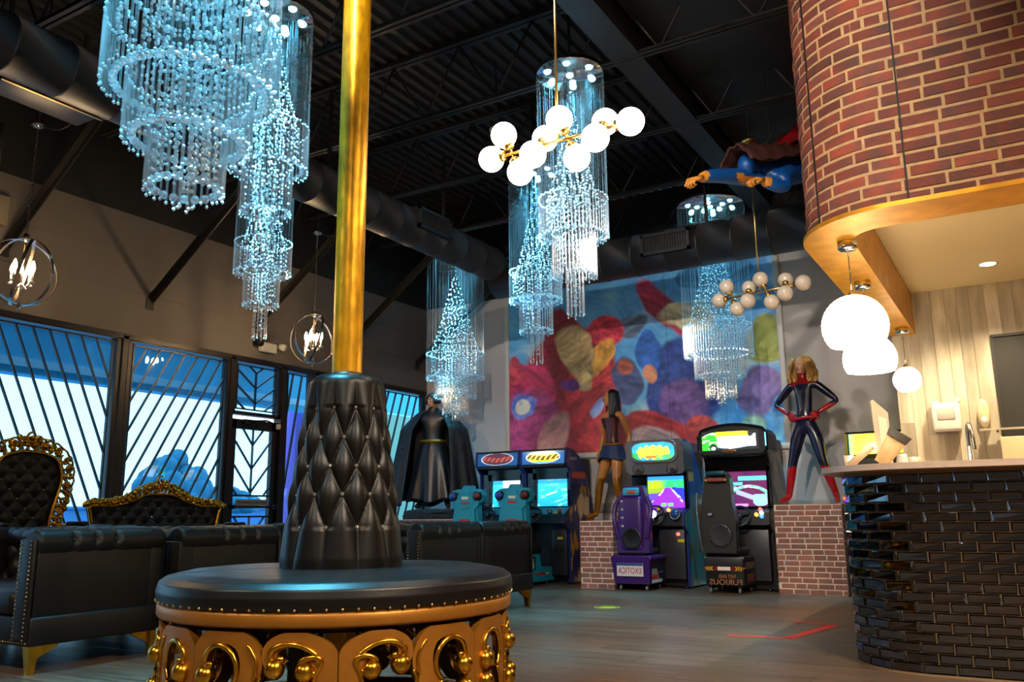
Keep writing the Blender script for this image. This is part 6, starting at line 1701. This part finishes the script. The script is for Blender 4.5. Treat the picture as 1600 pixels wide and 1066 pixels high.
bk.prism(pr, lambda u, v, t: (SX - .05 + u, SY - .06 + t + (v - .45) * .10, v), 0, .13); sb_ = part('seat_back', bk, M_dark, o)
part('headrest_cap', MB().rbox((SX - .05, SY + .01, 1.375), (.24, .13, .05), .02), P('teal_black_cap', '123a48', .25), sb_)
part('headrest_light', MB().rbox((SX - .05, SY + .01 - .045, 1.30), (.20, .03, .05), .012), P('brake_red', '7d3a30', .3), sb_)
for s in (-1, 1): part('headrest_lamp', MB().ball((SX - .05 + s * .115, SY - .035, 1.295), .016, 8, 6), P('amber_lamp', 'c0a050', .3), sb_)
ringm = MB()
for k in range(9): a = 2 * pi * k / 9; ringm.ball((SX - .02 + .125 * cos(a), SY - .068, .66 + .125 * sin(a)), .007, 6, 4)
part('seat_speaker', MB().lathe([(0, .012), (.11, .010), (.135, .016), (.14, 0)], 28, M=Matrix.Translation((SX - .02, SY - .052, .66)) @ Matrix.Rotation(pi / 2, 4, 'X')), M_darkgrey, sb_); part('speaker_bolts', ringm, P('bolt_grey', '6a6a6e', .3, metal=.8), sb_, kind='stuff')
tr_ = MB().tube(bez([(SX - .28, SY - .04, 1.15), (SX - .285, SY - .05, .98), (SX - .275, SY - .06, .80), (SX - .25, SY - .06, .55), (SX - .24, SY - .05, .48)]), .010, 6); part('seat_trim', tr_, P('steel_trim', '8a8f98', .25, metal=.8), sb_)
part('seat_label', MB().rbox((SX - .13, SY - .052, .90), (.05, .02, .03), .005), P('lilac_label', '8d86b8', .4), sb_)
for dx, dy in ((-.18, 0), (.16, 0), (-.18, .45), (.16, .45)):
    part('caster', MB().cyl((SX + dx - .012, SY + dy, .035), (SX + dx + .012, SY + dy, .035), .035, 12), M_silver, o); part('caster_fork', MB().box((SX + dx, SY + dy, .075), (.035, .03, .04)), M_dark, o)
for dx in (-.3, .3):
    for dy in (.12, .8): part('foot', MB().cyl((dx, dy, 0), (dx, dy, .03), .03, 10), M_dark, o)

# ---- yellow upright cabinet behind the counter
o = thing('arcade_cabinet', 'black arcade machine with yellow edging and glowing yellow marquee behind the counter', 'arcade machine', (-1.455, 10.745, 0)); w = 0.74
prof = [(0.05, 0.02), (0.62, 0.02), (0.62, 1.80), (0.0, 1.83), (-0.03, 1.55), (0.10, 1.50), (0.16, 1.05), (-0.14, 0.95), (-0.14, 0.82), (0.05, 0.75)]
sidepanels(o, w, prof, M_dark)
part('carcass', MB().box((0, 0.36, 0.9), (w - .06, 0.5, 1.76)), M_dark, o)
for s in (-1, 1): part('edge_moulding', MB().tube([(s * w / 2 - s * .01, u - .004, v) for u, v in prof[2:8]], .014, 6), P('yellow_edging', 'c7b21a', .35) if s < 0 else MATS['yellow_edging'], o)
part('top_edge', MB().cyl((-w / 2, 0.0, 1.83), (w / 2, 0.0, 1.83), .012, 8), M_dark, o)
def mq(u, v):
    n = fbm(u * 9, v * 7, 110); c = mixc((0.75, 0.66, 0.01), (0.35, 0.45, 0.02), sstep(.4, .7, n))
    if n > .60: c = (0.75, 0.30, 0.02)
    if u < .12: c = mixc((0.10, 0.42, 0.16), c, u / .12)
    g = math.exp(-((u - .45) / .16) ** 2 - ((v - .32) / .22) ** 2); return tuple(min(1.2, q + g * k) for q, k in zip(c, (.5, .5, .3)))
screen('marquee', o, 0, 1.695, w - .08, .24, -.006, .08, mq, S_bright, 70, 34)
screen('screen', o, 0, 1.28, w - .16, .38, .10, .1, lambda u, v: (0.01, 0.02, 0.03), S_cyan, 4, 4)
part('control_panel', MB().prism([(-0.13, .82), (.16, .82), (.16, 1.03), (-.12, .94)], lambda u, v, t: (t, u, v), -w / 2 + .03, w / 2 - .03), M_dark, o)

# ================================================================== THINGS ON AND BEHIND THE BAR
TZ = CZ + 0.0365
M_acr = CRYSTAL('clear_acrylic', 0.25, 0.25, 0.5, col=(0.95, 0.86, 0.72), rough=0.1)
o = thing('menu_stand', 'tall slanted clear acrylic menu stand on the counter', 'sign holder', (-0.80, 6.22, TZ), 0.5)
part('foot', MB().rbox((0, 0.0, 0.01), (0.14, 0.10, 0.02), 0.006), M_acr, o)
part('blade', MB().prism([(-.045, .02), (.045, .02), (.050, .38), (-.040, .47), (-.055, .46)], lambda u, v, t: (u - .01 - .02 * v, t, v), -.008, .008), M_acr, o)
part('insert', MB().prism([(-.022, .04), (.030, .04), (.034, .34), (-.02, .36)], lambda u, v, t: (u - .01 - .02 * v, t, v), -.012, -.009), P('pale_paper', 'd8c7b2', .6), o)
o = thing('snack_bag', 'tan paper pouch with a dark printed band leaning on the counter', 'bag', (-0.80, 5.90, TZ + .024), 0.35)
def bagf(u, v):
    s = (u - .5); h = .30 * v; th = .045 * sin(pi * min(1, max(0, v * 1.05))) * (1 - (2 * s) ** 2) ** .5 if abs(s) < .5 else 0
    return s, h, th
Mb = Matrix.Rotation(0.62, 4, 'Y')
for sd in (1, -1):
    m = MB().grid(lambda u, v: ((u - .5) * (.085 + .045 * v), sd * -.032 * max(0, sin(pi * min(1, .08 + v * .92))) * max(0, 1 - (2 * u - 1) ** 2) ** .5, .185 * v), 14, 16, M=Mb)
    part('pouch', m, P('kraft_paper', 'c6a87a', .6, var=.15, vscale=12) if sd > 0 else MATS['kraft_paper'], o)
for sd in (1, -1):
    m = MB().grid(lambda u, v: ((u - .5) * (.132 + .02 * v), sd * -(.012 * (1 - v) + .002) * max(0, 1 - (2 * u - 1) ** 2) ** .5 - sd * .003, .185 + .055 * v), 12, 5, M=Mb)
    part('printed_band', m, P('charcoal_print', '3b3431', .5) if sd > 0 else MATS['charcoal_print'], o)
o = thing('paper_roll', 'cream rolled menu lying against the pouch on the counter', 'paper roll', (-0.98, 5.98, TZ + .012), 0)
part('roll', MB().cyl((-.02, 0, .012), (.13, -.02, .13), .024, 14), P('cream_paper', 'd9c6a2', .6), o); part('roll_end', MB().cyl((.128, -.02, .128), (.133, -.021, .132), .019, 14), M_white, o)
o = thing('napkin_bundle', 'white paper cup upside down beside the pouch', 'cup', (-0.68, 5.98, TZ), 0)
part('cup', MB().lathe([(.040, 0), (.042, .004), (.030, .075), (.026, .085), (0, .088)], 20), M_white, o)
o = thing('tumbler', 'small clear tumbler at the left end of the counter', 'glass', (-1.02, 6.10, TZ), 0)
part('glass', MB().lathe([(0, .004), (.028, .004), (.034, .095), (.030, .095), (.025, .012), (0, .012)], 20), M_acr, o)
o = thing('tumbler', 'small clear tumbler right of the white cup on the counter', 'glass', (-0.62, 6.12, TZ), 0)
part('glass', MB().lathe([(0, .004), (.03, .004), (.036, .07), (.032, .07), (.027, .012), (0, .012)], 20), M_acr, o)
# behind the bar, on and before the plank wall
yw = 9.365
o = thing('chalkboard', 'black chalkboard hung on the plank wall at the right edge', 'chalkboard', (0.35, yw - .02, 2.06))
part('board', MB().box((0, 0, 0), (1.0, .02, 1.02)), M_board, o)
for (cx, cz, a, b_) in ((0, .515, 1.04, .025), (0, -.515, 1.04, .025), (-.51, 0, .025, 1.02), (.51, 0, .025, 1.02)): part('frame_rail', MB().box((cx, -.006, cz), (a, .034, b_)), P('board_frame', '2e2b27', .5) if 'board_frame' not in MATS else MATS['board_frame'], o)
o = thing('towel_dispenser', 'white paper towel dispenser on the plank wall', 'dispenser', (-0.62, yw - .07, 1.81))
part('housing', MB().rbox((0, 0, 0), (.25, .13, .28), .03, 3), P('glossy_white_plastic', 'f2ece4', .12, spec=.7), o); part('cover_window', MB().rbox((0, -.062, .03), (.16, .02, .12), .03), P('grey_window', 'c9c2b8', .1), o)
part('mount_tab', MB().rbox((-.09, .02, .15), (.08, .06, .03), .01), M_white, o); part('mount_tab', MB().rbox((.11, .02, .16), (.04, .05, .05), .01), M_white, o)
o = thing('soap_dispenser', 'oval cream soap dispenser on the plank wall beside the towel dispenser', 'dispenser', (-0.30, yw - .05, 1.83))
part('housing', MB().ball((0, 0, 0), 1, 18, 12, sc=(.055, .05, .145)), P('cream_plastic', 'e2cfa2', .2), o); part('push_plate', MB().ball((0, -.04, -.07), 1, 14, 10, sc=(.03, .02, .04)), M_white, o)
o = thing('bar_sink_tap', 'tall brushed steel tap rising behind the counter', 'tap', (-0.44, 8.95, 0.0))
part('post', MB().cyl((0, 0, 0.0), (0, 0, 1.5), .018, 10), M_nickel, o); part('spout', MB().tube(bez([(0, 0, 1.5), (0, -.01, 1.66), (.02, -.06, 1.70), (.04, -.14, 1.60), (.05, -.16, 1.46)]), .017, 10), M_nickel, o)
o = thing('cream_screen', 'plain cream panel standing behind the counter at the right edge', 'panel', (0.05, 8.95, 0.0))
part('panel', MB().rbox((0.1, 0, .82), (.66, .03, 1.5), .006), P('cream_board', 'd9be92', .5), o); part('stand', MB().box((.1, .12, .2), (.5, .22, .4)), M_dark, o)
o = thing('glass_shelf', 'thin glass shelf on the plank wall below the chalkboard', 'shelf', (0.15, yw - .145, 1.665))
part('pane', MB().box((0, 0, 0), (1.0, .16, .008)), M_acr, o)
for dx in (-.35, .35): part('bracket', MB().box((dx, .05, -.015), (.02, .10, .03)), M_chrome, o)
o = thing('power_outlet', 'small white outlet plate on the plank wall', 'outlet', (-0.76, yw - .012, 1.30))
part('plate', MB().rbox((0, 0, 0), (.075, .012, .115), .004), M_white, o)
# floor markings
M_redtape = P('red_floor_tape', 'f02818', .5); M_yeld = P('yellow_floor_decal', 'c3c81e', .5)
def strip(mb, a, c, w):
    d = Vector((c[0] - a[0], c[1] - a[1], 0)); n = Vector((-d.y, d.x, 0)).normalized() * (w / 2); a = Vector((*a, .0)); c = Vector((*c, .0))
    vs = [tuple(p + n * s + Vector((0, 0, z))) for z in (.0005, .0025) for p in (a, c) for s in (-1, 1)]
    mb.add(vs, [(0, 1, 3, 2), (4, 6, 7, 5), (0, 4, 5, 1), (2, 3, 7, 6), (0, 2, 6, 4), (1, 5, 7, 3)])
o = thing('floor_tape', 'red tape corner marking on the plank floor before the counter', 'floor tape', (0, 0, 0))
for a, c, w_ in (((-2.10, 6.66), (-1.64, 6.72), .035), ((-1.66, 6.70), (-1.50, 7.62), .085), ((-1.50, 7.60), (-1.86, 7.78), .035)):
    m = MB(); strip(m, a, c, w_); part('tape_strip', m, M_redtape, o)
o = thing('floor_decal', 'round yellow decal stuck on the plank floor', 'decal', (-3.77, 8.09, .0008))
part('disc', MB().lathe([(0, .002), (.13, .002), (.13, 0)], 28), M_yeld, o); part('ring_print', MB().lathe([(.09, .0026), (.115, .0026)], 28), P('decal_dark', '5d6418', .5), o)
o = thing('smoke_detector', 'round white detector under the roof deck, left of the lit globe pendant', 'detector', (-4.3, 6.9, 4.80)); part('dome', MB().lathe([(0, -.04), (.05, -.035), (.07, 0), (.07, .02), (0, .02)], 20), M_white, o); part('drop_rod', MB().cyl((0, 0, .02), (0, 0, ZC - 4.80), .008, 6), M_dark, o)
